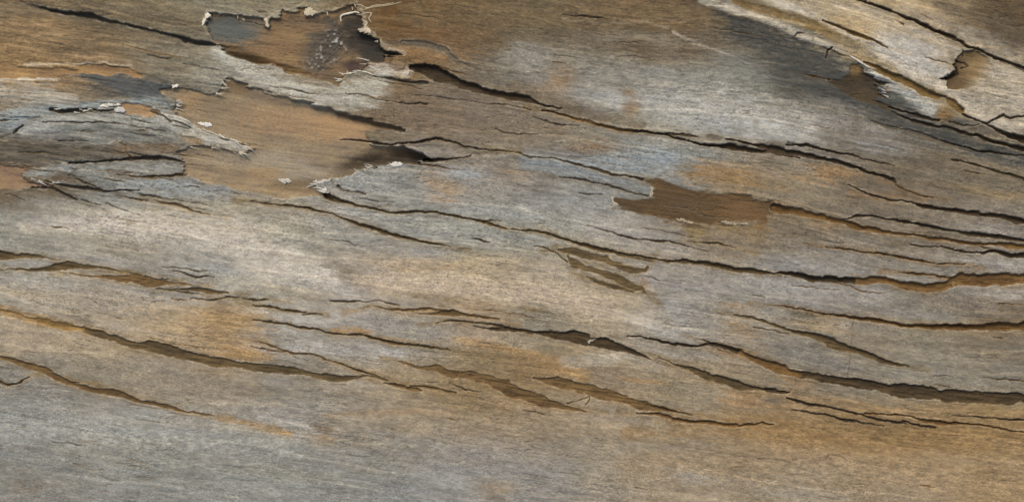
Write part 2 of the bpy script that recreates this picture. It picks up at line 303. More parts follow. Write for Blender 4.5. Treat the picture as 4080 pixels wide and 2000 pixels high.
def polydist(pts, margin, GX=None, GY=None, warp=True):
    """for a polyline with widths: bbox slices, s = distance minus half width, width, signed side (positive below)"""
    P = np.array(pts, dtype=np.float32)
    w = P[:, 2].max() / 2 + margin
    i0, i1 = np.searchsorted(ax, [P[:, 0].min() - w, P[:, 0].max() + w])
    j0, j1 = np.searchsorted(ay, [P[:, 1].min() - w, P[:, 1].max() + w])
    sl = (slice(j0, j1), slice(i0, i1))
    S = np.full((j1 - j0, i1 - i0), 1e6, np.float32)
    W = np.zeros_like(S); SD = np.zeros_like(S)
    if S.size == 0:
        return sl, S, W, SD
    for a, b in zip(P[:-1], P[1:]):
        k0, k1 = np.searchsorted(ax[i0:i1], [min(a[0], b[0]) - w, max(a[0], b[0]) + w])
        l0, l1 = np.searchsorted(ay[j0:j1], [min(a[1], b[1]) - w, max(a[1], b[1]) + w])
        if k1 <= k0 or l1 <= l0:
            continue
        ss = (slice(l0, l1), slice(k0, k1))
        gx = (WX if warp else X)[sl][ss]; gy = (WY if warp else Y)[sl][ss]
        dx, dy = b[0] - a[0], b[1] - a[1]
        L2 = dx * dx + dy * dy + 1e-6
        t = np.clip(((gx - a[0]) * dx + (gy - a[1]) * dy) / L2, 0, 1)
        px, py = gx - (a[0] + t * dx), gy - (a[1] + t * dy)
        d = np.sqrt(px * px + py * py)
        ww = a[2] + t * (b[2] - a[2])
        s = d - ww / 2
        m = s < S[ss]
        S[ss] = np.where(m, s, S[ss])
        W[ss] = np.where(m, ww, W[ss])
        SD[ss] = np.where(m, np.sign(dx * py - dy * px) * d, SD[ss])
    return sl, S, W, SD

def polysdf(poly, margin, warp=True):
    P = np.array(poly, dtype=np.float32)
    i0, i1 = np.searchsorted(ax, [P[:, 0].min() - margin, P[:, 0].max() + margin])
    j0, j1 = np.searchsorted(ay, [P[:, 1].min() - margin, P[:, 1].max() + margin])
    sl = (slice(j0, j1), slice(i0, i1))
    gx = (WX if warp else X)[sl]; gy = (WY if warp else Y)[sl]
    D = np.full(gx.shape, 1e9, np.float32)
    inside = np.zeros(gx.shape, bool)
    n = len(P)
    for k in range(n):
        a, b = P[k], P[(k + 1) % n]
        dx, dy = b - a
        L2 = dx * dx + dy * dy + 1e-9
        t = np.clip(((gx - a[0]) * dx + (gy - a[1]) * dy) / L2, 0, 1)
        px, py = gx - (a[0] + t * dx), gy - (a[1] + t * dy)
        D = np.minimum(D, px * px + py * py)
        if abs(dy) > 1e-6:
            c = ((a[1] > gy) != (b[1] > gy)) & (gx < dx * (gy - a[1]) / dy + a[0])
            inside ^= c
    D = np.sqrt(D)
    return sl, np.where(inside, -D, D)

# ------------------------------------------------------------------ grain coordinates that follow the splits
GS = 40.0
gx0, gy0 = -720.0, -720.0
gnx, gny = int((4080 + 1440) / GS) + 2, int((2000 + 1440) / GS) + 2
cgx, cgy = np.meshgrid(gx0 + np.arange(gnx) * GS, gy0 + np.arange(gny) * GS)
num = np.full(cgx.shape, 0.10 * 0.25); den = np.full(cgx.shape, 0.25)
for kind, k, ramp, pts in CRACKS:
    for a, b in zip(pts[:-1], pts[1:]):
        L = math.hypot(b[0] - a[0], b[1] - a[1])
        if b[0] <= a[0] or L < 25:
            continue
        ang = math.atan2(b[1] - a[1], b[0] - a[0])
        if abs(ang) > 0.8:
            continue
        w = np.exp(-(((cgx - (a[0] + b[0]) / 2) / 260) ** 2 + ((cgy - (a[1] + b[1]) / 2) / 110) ** 2)) * min(L, 100) / 60
        num += w * ang; den += w
ANG = num / den * 1.0
def poisson(fx, fy):
    # least-squares potential of a gradient field on the coarse grid, conjugate gradients
    def grad_t(ax_, ay_):
        r = np.zeros_like(cgx)
        r[:, :-1] -= ax_; r[:, 1:] += ax_
        r[:-1, :] -= ay_; r[1:, :] += ay_
        return r
    gxm = (fx[:, :-1] + fx[:, 1:]) / 2 * GS; gym = (fy[:-1] + fy[1:]) / 2 * GS
    b_ = grad_t(gxm, gym)
    v = cgx * fx.mean() + cgy * fy.mean()
    A = lambda q: grad_t(q[:, 1:] - q[:, :-1], q[1:] - q[:-1]) + 1e-9 * q
    r = b_ - A(v); p = r.copy(); rs = (r * r).sum()
    for it in range(400):
        Ap = A(p); al = rs / (p * Ap).sum()
        v = v + al * p; r = r - al * Ap
        rn = (r * r).sum()
        if rn < 1e-6: break
        p = r + rn / rs * p; rs = rn
    return v
Vc = poisson(-np.sin(ANG), np.cos(ANG))
Uc = poisson(np.cos(ANG), np.sin(ANG))
def coarse(F, x, y):
    fx = np.clip((x - gx0) / GS, 0, gnx - 1.001); fy = np.clip((y - gy0) / GS, 0, gny - 1.001)
    ix, iy = fx.astype(int), fy.astype(int)
    tx, ty = fx - ix, fy - iy
    return ((F[iy, ix] * (1 - tx) + F[iy, ix + 1] * tx) * (1 - ty) + (F[iy + 1, ix] * (1 - tx) + F[iy + 1, ix + 1] * tx) * ty).astype(np.float32)
GU, GV = coarse(Uc, X, Y), coarse(Vc, X, Y)

# ------------------------------------------------------------------ height of the worn surface
H = 5.0 * fbm(GU, GV, 900, 170, 21, 2) + 1.8 * fbm(GU, GV, 260, 60, 31, 2) + 0.8 * fbm(GU, GV, 80, 16, 41, 3) + 0.6 * fbm(GU, GV, 30, 10, 51, 2)
ROUGH = sstep(900, 450, Y) * sstep(1100, 500, X)          # torn fibrous zone, upper left
H += ROUGH * (2.2 * fbm(GU, GV, 110, 16, 61, 3))

tt = (GV + 55 * fbm(GU, GV, 620, 170, 201, 2) + 10 * fbm(GU, GV, 120, 40, 202, 2)) / 92.0
fr = tt - np.floor(tt)
tmask = np.clip(0.25 + 1.0 * fbm(GU, GV, 420, 150, 203, 2) + 0.45 * sstep(1250, 500, Y) + 0.25 * sstep(2600, 3600, X), 0, 1.2)
H += 5.5 * tmask * (sstep(0.0, 0.06, fr) * (1 - fr) - 0.4)
tt2 = (GV + 30 * fbm(GU, GV, 300, 80, 211, 2)) / 37.0
fr2 = tt2 - np.floor(tt2)
tmask2 = np.clip(0.1 + 1.1 * fbm(GU, GV, 260, 90, 213, 2) + 0.4 * sstep(1000, 400, Y), 0, 1)
H += 2.4 * tmask2 * (sstep(0.0, 0.12, fr2) * (1 - fr2) - 0.4)
# ------------------------------------------------------------------ colour of the wood (eye-read averages, 16 x 10, sRGB)
ROWS = """132,110,80 114,98,74 116,104,82 124,116,96 132,122,99 112,92,65 100,73,41 104,86,60 108,96,74 106,90,67 98,78,52 102,90,71 159,142,113 166,146,113 160,140,109 96,80,58
141,113,77 135,111,81 121,111,91 135,130,115 145,137,121 131,119,98 120,98,70 114,104,88 126,120,108 136,131,118 136,132,120 126,124,114 86,82,72 152,142,123 158,144,121 152,138,113
124,124,118 114,114,106 124,122,112 144,116,80 136,108,72 112,96,72 120,104,84 120,106,88 124,110,90 138,130,113 152,147,132 152,148,137 148,144,135 126,120,110 116,108,94 126,116,98
98,82,60 122,122,116 124,120,110 128,120,104 138,126,107 146,145,138 136,133,125 140,132,119 124,118,108 128,127,122 126,129,127 132,118,96 130,118,98 110,98,80 110,98,80 120,108,88
136,132,120 152,144,127 160,150,128 164,154,132 158,151,133 148,143,131 143,141,131 144,142,131 144,142,132 150,144,132 130,120,104 128,110,84 122,110,92 122,112,97 126,116,100 131,121,106
149,144,132 145,138,125 143,138,126 146,143,134 165,156,137 154,143,126 163,145,119 164,147,118 158,144,122 153,142,123 145,138,127 143,138,128 138,133,124 129,124,115 127,121,110 136,130,119
154,139,116 155,141,119 160,141,113 153,127,93 155,149,137 141,134,123 136,129,116 151,136,116 139,130,112 147,134,112 148,143,133 142,133,118 137,128,112 133,122,104 131,122,104 124,110,90
134,128,116 130,121,104 138,127,109 138,127,109 129,122,109 148,137,119 146,129,103 133,114,85 138,114,82 138,122,99 138,124,101 142,126,101 125,116,100 133,124,108 138,129,111 133,124,106
140,139,132 146,142,132 144,140,129 149,144,132 152,146,133 143,132,114 147,132,109 144,127,102 143,127,103 147,132,109 138,125,104 138,119,91 142,117,85 138,112,75 139,114,77 143,117,78
130,126,116 136,133,124 134,132,123 136,134,125 134,132,123 134,131,122 134,132,125 139,134,125 135,130,121 143,133,116 147,132,109 147,132,109 152,139,117 147,130,105 151,130,101 151,127,93""".split('\n')
CG = np.array([[[float(v) for v in c.split(',')] for c in r.split()] for r in ROWS])       # 10 x 16 x 3
def cgrid(x, y):
    fx = np.clip((x - 127.5) / 255.0, 0, 14.999); fy = np.clip((y - 100.0) / 200.0, 0, 8.999)
    ix, iy = fx.astype(int), fy.astype(int)
    tx, ty = (fx - ix)[..., None], (fy - iy)[..., None]
    tx = tx * tx * (3 - 2 * tx); ty = ty * ty * (3 - 2 * ty)
    return (CG[iy, ix] * (1 - tx) + CG[iy, ix + 1] * tx) * (1 - ty) + (CG[iy + 1, ix] * (1 - tx) + CG[iy + 1, ix + 1] * tx) * ty
wob = fbm(GU, GV, 420, 90, 71, 3)
wob2 = fbm(GU, GV, 300, 120, 72, 3)
COL = cgrid(X + 120 * wob2, Y + 80 * wob).astype(np.float32)

EDGE_N = 0.55 * fbm(GU, GV, 170, 30, 81, 3) + 0.75 * fbm(GU, GV, 210, 12, 84, 2)        # streaky noise that frays stain edges
EDGE_F = fbm(GU, GV, 30, 9, 82, 2)
BREAK = np.clip(0.84 + 0.4 * fbm(GU, GV, 24, 10, 83, 3) + 0.5 * fbm(GU, GV, 110, 9, 85, 2), 0.1, 1)
def desat(rgb, f=0.8):
    g = 0.3 * rgb[0] + 0.59 * rgb[1] + 0.11 * rgb[2]
    return tuple(g + (c - g) * f for c in rgb)
def mix(sl, m, rgb):
    COL[sl] = COL[sl] * (1 - m[..., None]) + np.array(rgb, np.float32) * m[..., None]
def stroke(pts, rgb, alpha, soft=0.8):
    mx = max(p[2] for p in pts)
    sl, S, W, SD = polydist(extend(pts), mx * soft + 20)
    q = (S + W / 2) / np.maximum(W, 1) * 2           # 0 on the line, 1 at the nominal edge
    q = q + 0.7 * EDGE_N[sl] + 0.45 * EDGE_F[sl]
    mix(sl, alpha * sstep(1 + soft, 1 - soft, q) * BREAK[sl], rgb)
def blob(x, y, rx, ry, rot, rgb, alpha):
    c, s = math.cos(math.radians(rot)), math.sin(math.radians(rot))
    R = max(rx, ry) * 1.9
    i0, i1 = np.searchsorted(ax, [x - R, x + R]); j0, j1 = np.searchsorted(ay, [y - R, y + R])
    sl = (slice(j0, j1), slice(i0, i1))
    x1, y1 = np.array([x], np.float32), np.array([y], np.float32)
    dx, dy = GU[sl] - coarse(Uc, x1, y1), GV[sl] - coarse(Vc, x1, y1)
    c, s = (c, s) if abs(rot) > 28 or rot < 0 else (1.0, 0.0)
    q = np.sqrt(((dx * c + dy * s) / (rx * 1.15)) ** 2 + ((-dx * s + dy * c) / ry) ** 2) + 0.7 * EDGE_N[sl] + 0.45 * EDGE_F[sl]
    mix(sl, alpha * sstep(1.7, 0.2, q) * BREAK[sl], desat(rgb))

STROKES = [
 ([(100,905,60),(400,890,90),(700,910,130),(950,950,140),(1150,1060,150),(1320,1110,80)], (178,167,146), .85),
 ([(1430,1110,50),(1700,1120,80),(2000,1150,90),(2300,1190,100),(2500,1240,90),(2650,1290,60)], (176,157,126), .8),
 ([(1250,830,40),(1500,880,60),(1750,930,60),(2000,960,50)], (158,154,143), .6),
 ([(2100,820,60),(2350,850,70),(2550,910,60),(2750,1000,50)], (160,153,141), .6),
 ([(2450,400,80),(2700,420,110),(2950,450,110),(3200,540,80)], (166,162,151), .75),
 ([(1590,172,16),(1665,173,30),(1720,184,30),(1776,204,34),(1800,230,28),(1835,254,14)], (74,70,58), .95),
 ([(640,470,56),(760,512,62),(860,556,64),(960,590,44)], (158,154,143), .9),
 ([(3470,285,20),(3560,345,50),(3640,400,84),(3710,440,56)], (178,178,170), .9),
 ([(230,62,24),(330,80,36),(430,96,26),(520,118,10)], (98,88,70), .5),  # shadow under the split's upper ledge, painted as a darker stroke
 ([(2830,-20,60),(3000,40,60),(3200,60,110),(3400,140,120),(3560,230,110),(3700,310,110),(3850,400,110),(4080,500,140)], (166,152,128), .8),
 ([(3350,30,80),(3500,80,90),(3650,150,90),(3800,230,80),(4000,330,120),(4080,380,140)], (178,162,136), .8),
 ([(3350,70,60),(3450,110,60)], (180,152,106), .8),
 ([(865,200,50),(1000,295,70),(1150,350,85),(1300,405,95),(1400,385,130),(1520,330,90)], (168,163,147), 1.0),
 ([(0,275,60),(150,285,50),(300,275,30),(450,275,30),(540,295,30),(575,315,15)], (150,110,64), .7),
 ([(0,318,8),(111,314,8),(227,322,6)], (188,176,154), .8),
 ([(100,258,8),(300,253,7),(530,258,6)], (186,168,138), .7),
 ([(0,600,70),(250,605,80),(500,605,70),(690,590,50)], (118,102,80), .85),
 ([(330,680,50),(700,672,50)], (142,140,131), .7),
 ([(480,735,40),(650,735,60),(900,780,50)], (142,146,148), .7),
 ([(90,520,40),(250,480,60),(420,470,60),(600,510,40)], (150,147,138), .7),
 ([(120,545,20),(350,540,40),(600,560,30)], (128,122,110), .7),
 ([(2050,350,50),(2250,425,60),(2400,470,50),(2560,505,30)], (112,93,68), .75),
 ([(1690,350,60),(1850,410,90),(2000,460,90)], (128,112,92), .6),
 ([(2820,110,90),(3050,190,130),(3250,280,130),(3420,395,80),(3600,480,60),(3800,570,40)], (104,94,76), .5),  # weathering below the ridge, with some of its shade painted in
 ([(2960,110,50),(3100,190,90),(3250,275,120),(3400,355,120),(3530,430,90),(3660,500,60),(3800,560,40)], (68,66,58), 1.0),  # core of that band: dark weathering plus painted ridge shade
 ([(1900,60,120),(2200,60,100),(2500,50,110),(2800,60,90)], (112,92,64), .7),
 ([(0,40,50),(300,30,60),(600,60,60),(800,110,40)], (112,98,74), .6),
 ([(2650,70,60),(2850,90,50),(3000,120,50),(3130,160,40)], (118,98,70), .7),
 ([(2680,130,10),(2760,170,9),(2900,215,8),(3000,260,7)], (172,160,142), .6),
 ([(2240,75,12),(2400,95,10),(2560,85,12),(2660,112,10)], (168,156,134), .6),
 ([(2790,5,20),(2900,38,24),(3000,66,24),(3100,106,22),(3300,182,18)], (200,186,160), .85),
 ([(3100,10,40),(3260,75,24),(3350,125,24),(3480,192,34),(3600,260,44),(3720,330,44),(3800,400,44),(3900,470,40)], (192,180,160), .75),
 ([(3600,30,60),(3760,110,60),(3900,180,40)], (176,156,126), .6),
 ([(3750,20,50),(3850,70,70),(4000,110,70),(4080,150,60)], (98,86,68), .75),
 ([(3800,130,30),(3920,150,50),(4040,215,40)], (112,102,88), .7),
 ([(1330,1316,22),(1400,1318,30),(1480,1328,14)], (160,112,58), .85),
 ([(1480,1345,16),(1600,1362,20),(1740,1372,16)], (168,126,74), .7),
 ([(0,1236,30),(150,1270,40),(300,1305,30)], (152,114,66), .7),
 ([(0,1160,60),(250,1180,60),(500,1190,40),(800,1200,40)], (172,150,118), .5),
 ([(1800,1345,12),(1870,1360,26),(2000,1385,32),(2120,1420,34),(2250,1470,50),(2330,1500,40)], (164,118,64), .8),
 ([(1580,1066,9),(1650,1076,9),(1830,1062,8)], (178,144,100), .7),
 ([(2900,1690,50),(3100,1700,90),(3300,1740,80),(3550,1775,90),(3800,1765,90),(4080,1755,90)], (154,113,64), .8),
 ([(3000,1570,50),(3200,1600,60),(3500,1640,50),(3800,1640,60),(4080,1650,60)], (164,130,86), .6),
 ([(850,1662,12),(1000,1690,22),(1150,1722,28)], (174,128,72), .75),
 ([(0,1800,60),(150,1825,70),(300,1870,50)], (114,111,101), .3),
 ([(2250,1440,40),(2500,1420,50),(2620,1460,40)], (166,160,148), .6),
 ([(2550,1370,20),(2700,1395,40),(2850,1420,20)], (140,132,118), .6),
 ([(2480,1510,16),(2600,1520,16),(2680,1530,10)], (158,118,72), .7),
 ([(3000,1120,60),(3250,1180,60),(3500,1180,60)], (154,148,138), .5),
 ([(3650,1190,40),(3800,1190,60),(3950,1230,40)], (126,114,100), .6),
 ([(3100,1400,50),(3250,1430,60),(3370,1480,40)], (124,116,104), .75),
 ([(3400,770,40),(3540,785,50),(3680,800,30)], (142,104,62), .7),
 ([(3400,1000,0.1),(3600,960,30),(3650,905,40),(3720,930,30)], (118,100,76), .55),
 ([(700,1735,30),(600,1690,60),(300,1690,60),(50,1700,60)], (154,152,144), .5),
 ([(1170,1390,40),(1420,1400,50),(1600,1410,40)], (172,168,160), .55),
 ([(1040,1660,30),(1200,1690,40),(1260,1720,20)], (166,158,142), .6),
 ([(1300,1650,16),(1500,1640,24),(1800,1640,30)], (152,124,88), .6),
]
for p, c, a in STROKES:
    stroke(p, desat(c), a)
BLOBS = [
 (2768,925,34,40,0,(136,110,66),.9), (3025,900,34,30,0,(142,106,58),.9), (2920,905,80,14,6,(138,110,66),.8),
 (560,350,150,42,8,(72,77,78),1.0), (460,308,60,14,4,(104,100,90),.8), (60,500,110,36,0,(138,145,149),.8), (620,395,70,18,4,(134,144,150),.7),
 (100,365,130,30,0,(158,152,138),.6), (300,425,120,20,0,(140,146,148),.5),
 (1760,110,150,100,0,(124,94,60),.85), (1700,215,110,36,8,(148,106,62),.8), (1840,330,90,30,20,(112,90,66),.6),
 (2240,300,44,62,0,(150,114,74),.75), (2500,368,26,18,0,(136,100,58),.8), (2515,425,32,42,0,(128,94,54),.8),
 (2330,590,90,30,-8,(152,112,70),.7), (2620,620,110,40,10,(142,148,150),.7), (2880,700,190,40,-4,(150,112,66),.9), (3310,690,110,30,-6,(156,114,66),.95), (3080,680,60,40,0,(140,124,102),.6),
 (2580,40,220,44,4,(128,98,62),.7), (2080,240,60,60,0,(150,148,140),.5), (2400,390,110,50,15,(158,156,150),.6),
 (3400,90,130,40,18,(176,148,104),.7), (3460,150,50,20,18,(172,134,84),.5), (3590,200,120,50,20,(168,164,156),.7), (3759,460,26,26,0,(150,108,58),.95),
 (900,1262,140,44,6,(172,132,80),.8), (975,1400,90,40,8,(172,126,70),.9), (650,1240,120,26,6,(176,148,108),.6),
 (1690,1180,50,20,6,(124,104,74),.75), (1790,1188,46,16,8,(122,102,72),.75), (1385,1085,50,34,10,(132,114,86),.75), (1420,1115,70,16,14,(128,114,94),.6), (2130,1232,56,14,0,(120,96,62),.75), (1230,1190,60,24,0,(132,116,90),.6),
 (1210,1190,150,30,4,(138,130,118),.4), (1900,1225,140,24,4,(150,120,84),.6), (1680,1000,110,24,0,(138,136,130),.6), (1500,985,140,40,10,(140,138,130),.6),
 (400,960,120,22,4,(150,138,116),.5), (440,1000,60,12,6,(120,108,88),.6), (650,1000,70,16,10,(136,124,104),.6),(770,1035,40,20,30,(128,118,100),.55), (330,1055,40,8,0,(176,170,158),.6),
 (1295,1712,44,16,8,(118,98,74),.85), (1300,1750,40,20,20,(150,122,82),.6), (110,1945,60,22,10,(140,112,80),.35), (2740,1893,90,22,0,(150,150,143),.75), (1970,1955,60,34,10,(150,122,84),.5), (1990,1990,30,14,0,(106,98,84),.8),
 (2960,1585,60,44,10,(162,118,72),.7), (2900,1405,70,14,6,(168,124,80),.6), (3080,1590,40,14,10,(96,92,86),.7), (3300,1745,70,14,4,(128,92,52),.7), (3170,1530,60,16,14,(168,128,82),.6),
 (2560,1130,20,14,0,(150,104,62),.6), (2900,1100,60,10,6,(120,112,98),.4), (2930,1220,70,14,6,(164,126,80),.6), (2950,1310,60,30,0,(162,124,76),.5), (3260,1290,110,30,8,(164,134,92),.6), (3190,1250,40,12,10,(98,90,72),.8), (2660,1300,90,30,0,(170,166,156),.6),
 (1780,760,60,50,10,(160,128,90),.7), (1740,700,50,40,0,(150,126,98),.6), (1850,700,80,30,10,(140,148,154),.7), (1330,1150,140,24,0,(170,164,152),.5), (60,1010,40,6,0,(140,128,104),.4),
 (2050,700,50,20,0,(158,128,90),.6), (3000,450,200,60,8,(166,162,152),.6), (2800,400,160,60,6,(164,160,152),.6), (3080,520,140,30,4,(160,158,152),.5), (3500,590,90,22,10,(150,152,152),.6), (3650,540,60,16,18,(104,88,70),.7),
 (3700,700,160,24,0,(120,110,92),.6), (3900,760,150,18,0,(146,118,76),.6), (4050,640,60,16,10,(168,158,140),.6), (3930,920,120,14,8,(160,152,138),.6), (3850,1040,150,14,6,(168,162,152),.6), (4040,980,60,8,4,(164,122,72),.7), (4030,1180,80,18,0,(166,160,150),.6),
 (3300,910,60,18,8,(160,126,84),.6), (3450,950,130,18,4,(122,114,98),.6), (20,1010,60,8,0,(132,116,86),.4),
]
for b in BLOBS:
    blob(*b)
for kind, k_, ramp, pts in CRACKS:
    if max(p[2] for p in pts) < 6:
        continue
    a, b = pts[-2], pts[-1]; a2, b2 = pts[1], pts[0]
    L1 = math.hypot(b[0] - a[0], b[1] - a[1]); L2 = math.hypot(b2[0] - a2[0], b2[1] - a2[1])
    ext = [(b2[0] + (b2[0] - a2[0]) / L2 * 70, b2[1] + (b2[1] - a2[1]) / L2 * 50, 4)] + list(pts) + [(b[0] + (b[0] - a[0]) / L1 * 80, b[1] + (b[1] - a[1]) / L1 * 60, 4)]
    stroke([(p[0], p[1], p[2] + 16) for p in ext], {'grey': (104,94,76), 'dark': (100,86,64), 'brown': (124,94,56), 'gold': (132,102,58), 'olive': (118,96,62), 'tan': (134,106,68), 'stone': (118,98,70), 'slate': (124,104,74), 'orange': (160,116,62)}[kind], .5, 0.95)
# rust-coloured and bleached streaks along the grain everywhere
st = fbm(GU, GV, 340, 24, 91, 3); st2 = fbm(GU, GV, 120, 16, 95, 3); cl = fbm(GU, GV, 80, 40, 99, 3)
sp = fbm(GU, GV, 21, 11, 97, 2)
COL = 1.14 * COL - 0.14 * np.array([146, 134, 115], np.float32)
COL *= (1 + 0.04 * st + 0.06 * st2 + 0.09 * cl + 0.12 * sp)[..., None]
gl = np.abs(fbm(GU, GV, 120, 11, 191, 2)); gm = np.clip(0.55 + 0.9 * fbm(GU, GV, 300, 110, 192, 2) + 0.35 * sstep(1300, 500, Y), 0, 1)
gl2 = np.abs(fbm(GU, GV, 110, 8, 193, 1))
LINES = sstep(0.16, 0.0, gl) * gm; LINES2 = sstep(0.22, 0.0, gl2) * np.clip(gm - 0.25, 0, 1)
PALE = sstep(0.45, 0.9, fbm(GU, GV, 130, 9, 194, 2)) * np.clip(0.4 + fbm(GU, GV, 200, 90, 195, 2), 0, 1)
COL *= (1 - 0.11 * LINES - 0.08 * LINES2 + 0.10 * PALE)[..., None]
H -= 1.6 * LINES + 0.9 * LINES2 - 0.8 * PALE
COL *= (1 + ROUGH * 0.22 * fbm(GU, GV, 90, 11, 98, 3))[..., None]
warm = np.clip(fbm(GU, GV, 260, 40, 103, 3), -1, 1)[..., None]
COL *= 1 + warm * np.array([0.02, 0.0, -0.045], np.float32)

# ------------------------------------------------------------------ relief of the layers
PART = np.zeros(X.shape, np.int16)             # 0 = bleached surface
PS = np.full(X.shape, 1e6, np.float32)
names = {0: ('bleached_surface', None)}
fine = fbm(X, Y, 26, 14, 121, 3)
fine2 = fbm(X, Y, 90, 60, 131, 3)
FRINGE = 7 * fbm(GU, GV, 90, 9, 135, 2) + 5 * fbm(GU, GV, 40, 16, 136, 2)
INNER_T = 0.08 * fbm(GU, GV, 160, 9, 137, 3) + 0.15 * fbm(GU, GV, 130, 50, 138, 3) + 0.06 * fbm(X, Y, 18, 14, 139, 2)
sl, D = polysdf(RIDGE, 240)                     # the raised ridge across the top right corner
H[sl] += 9 * sstep(26, -10, D + 8 * fine2[sl]) - 10 * np.exp(-((D - 70) / 70) ** 2)
ridge_in = D < 0
PART[sl][ridge_in] = 1
names[1] = ('ridge', 'cream and tan raised ridge crossing the top right corner')
# brown gullies around the ridge get depth, and dark colour strokes besides
for hgt, lip, label, poly in PLATES:
    sl, D = polysdf(poly, 40)
    D = D + FRINGE[sl]
    nid = len(names)
    ins = D < 0
    hv = np.clip(0.45 + 0.9 * fine2[sl] + 0.5 * EDGE_N[sl], 0.05, 1)
    H[sl] += hgt * 0.65 * hv * sstep(2.0, -4.0, D) + 0.6 * lip * np.exp(-((D + 4) / 7) ** 2) * np.clip(0.2 + 1.2 * fine[sl], 0, 1)
    e = np.exp(-((D + 3) / 4) ** 2) * np.clip(0.1 + 1.3 * fine[sl], 0, 1) * 0.6
    mix(sl, e, (192, 184, 168))
    PART[sl][ins] = nid
    names[nid] = ('knob' if 'knob' in label else 'splinter' if 'splinter' in label else 'plate' if 'plate' in label else 'flake', label)

PATCH_M = np.zeros(X.shape, np.float32)
for depth, lip, rgb, label, poly, *fade in PATCHES:
    sl, D = polysdf(poly, 40)
    D = D + FRINGE[sl] * (1.7 if 'scar' in label else 1.0)
    nid = len(names)
    fd = sstep(fade[0][0], fade[0][1], X[sl] + fade[0][2] * (Y[sl] - 290) + 30 * EDGE_N[sl]) if fade else np.ones(D.shape, np.float32)
    ins = sstep(3.0, -4.5, D)
    floor = depth * (0.72 + 0.28 * sstep(0, -40, D)) + 2.2 * fine2[sl] + 1.7 * fbm(GU[sl], GV[sl], 150, 12, 141, 3)
    base = 0.25 * H[sl]
    ins = ins * fd
    H[sl] = H[sl] * (1 - ins) + (base - floor) * ins
    H[sl] += 0.8 * lip * np.exp(-((D - 3) / 7) ** 2) * np.clip(0.1 + 1.2 * fine[sl], 0, 1.6)
    cm = (sstep(7.0, -7.0, D) if 'scar' in label else sstep(1.0, -3.0, D)) * np.clip(fd * 1.3, 0, 1)
    var = (1 + INNER_T[sl] + 0.05 * fine2[sl])[..., None] * (1 + INNER_T[sl][..., None] * np.array([0.1, 0, -0.5], np.float32))
    COL[sl] = COL[sl] * (1 - cm[..., None]) + np.array(desat(rgb, 0.9), np.float32) * var * cm[..., None]
    rim = np.exp(-((D - 3) / 4) ** 2) * np.clip(0.1 + 1.5 * fine[sl] + 0.6 * fine2[sl], 0, 1) * (0.0 if 'scar' in label else 0.42) * fd
    mix(sl, rim, (196, 188, 170))
    PATCH_M[sl] = np.maximum(PATCH_M[sl], cm)
    PART[sl][(D < -0.5) & (fd > 0.3)] = nid
    names[nid] = ('gouge' if 'gouge' in label else 'exposed_wood', label)

def inpatch(x, y, rx, ry, rot, rgb, alpha, dz=0.0):
    """stain, painted shade or dip that stays inside the broken-away places"""
    c, s = math.cos(math.radians(rot)), math.sin(math.radians(rot))
    R = max(rx, ry) * 2.2
    i0, i1 = np.searchsorted(ax, [x - R, x + R]); j0, j1 = np.searchsorted(ay, [y - R, y + R])
    sl = (slice(j0, j1), slice(i0, i1))
    dx, dy = X[sl] - x, Y[sl] - y
    q = np.sqrt(((dx * c + dy * s) / rx) ** 2 + ((-dx * s + dy * c) / ry) ** 2)
    f = sstep(1.5, 0.4, q + 0.4 * fine[sl] + 0.3 * fine2[sl]) * PATCH_M[sl]
    if rgb is not None:
        mix(sl, alpha * f, desat(rgb, 0.85))
    H[sl] -= dz * sstep(1.8, 0.0, q) * PATCH_M[sl]
inpatch(910,115,130,66,10,(86,89,84),1, 2)
inpatch(1010,95,60,24,0,(104,96,80),.7, 0)
inpatch(1270,150,60,70,0,(104,90,68),.6)
inpatch(1240,250,60,40,10,(96,84,66),.5)
inpatch(1320,140,80,70,0,(74,66,54),.95, 0)
inpatch(1280,215,70,56,0,(78,68,54),.9)
inpatch(1400,90,50,44,0,(60,52,38),1, 4)
inpatch(1480,190,84,66,25,(46,41,32),1, 14)
inpatch(1420,150,60,56,0,(52,45,34),1, 8)
inpatch(1560,212,50,14,8,(66,62,54),.9, 8)
inpatch(1415,262,52,26,0,(66,48,38),1, 5)
inpatch(1330,310,36,24,10,(92,76,52),.6)
inpatch(1120,180,90,60,10,(142,104,64),.5)
inpatch(1060,268,170,22,14,None,0, 34)
inpatch(960,236,90,26,20,(100,90,70),.6, 26)
inpatch(1260,110,60,20,0,(146,106,62),.5)
inpatch(1600,656,170,48,-3,(84,72,56),.85, 60)  # shadow at the hollow's right end, painted dark over the dip
inpatch(1430,682,80,36,-20,(116,100,76),.6, 30)
inpatch(1660,625,80,30,14,(92,78,60),.8, 16)
inpatch(1540,600,70,14,4,(136,104,66),.5, 3)
inpatch(1440,472,220,26,13,(126,102,70),.6, 34)  # shadow band under the upper lip: deeper floor and darker painted colour
inpatch(1180,440,140,20,14,(128,104,72),.5, 7)
inpatch(950,350,50,30,20,(116,92,60),.9, 5)
inpatch(760,400,50,36,0,(164,124,74),.6)
inpatch(870,430,120,40,8,(122,102,76),.6)
inpatch(1000,470,90,30,8,(128,108,82),.6)
inpatch(1210,500,260,56,8,(160,122,80),.75)
inpatch(1350,510,110,34,6,(168,124,78),.7)
inpatch(1200,600,120,30,0,(136,118,92),.5)
inpatch(1060,640,180,36,6,(152,138,116),.7)
inpatch(900,640,140,30,6,(150,132,104),.6)
inpatch(1180,690,140,24,0,(152,140,116),.6)
inpatch(1190,750,110,26,0,(122,98,66),.8, 3)
inpatch(1290,775,40,20,40,(110,96,76),.7, 4)
inpatch(1060,690,70,24,0,(160,122,76),.6)
inpatch(960,600,60,14,4,(150,134,106),.6)
inpatch(2960,850,110,50,0,(118,82,42),.6)
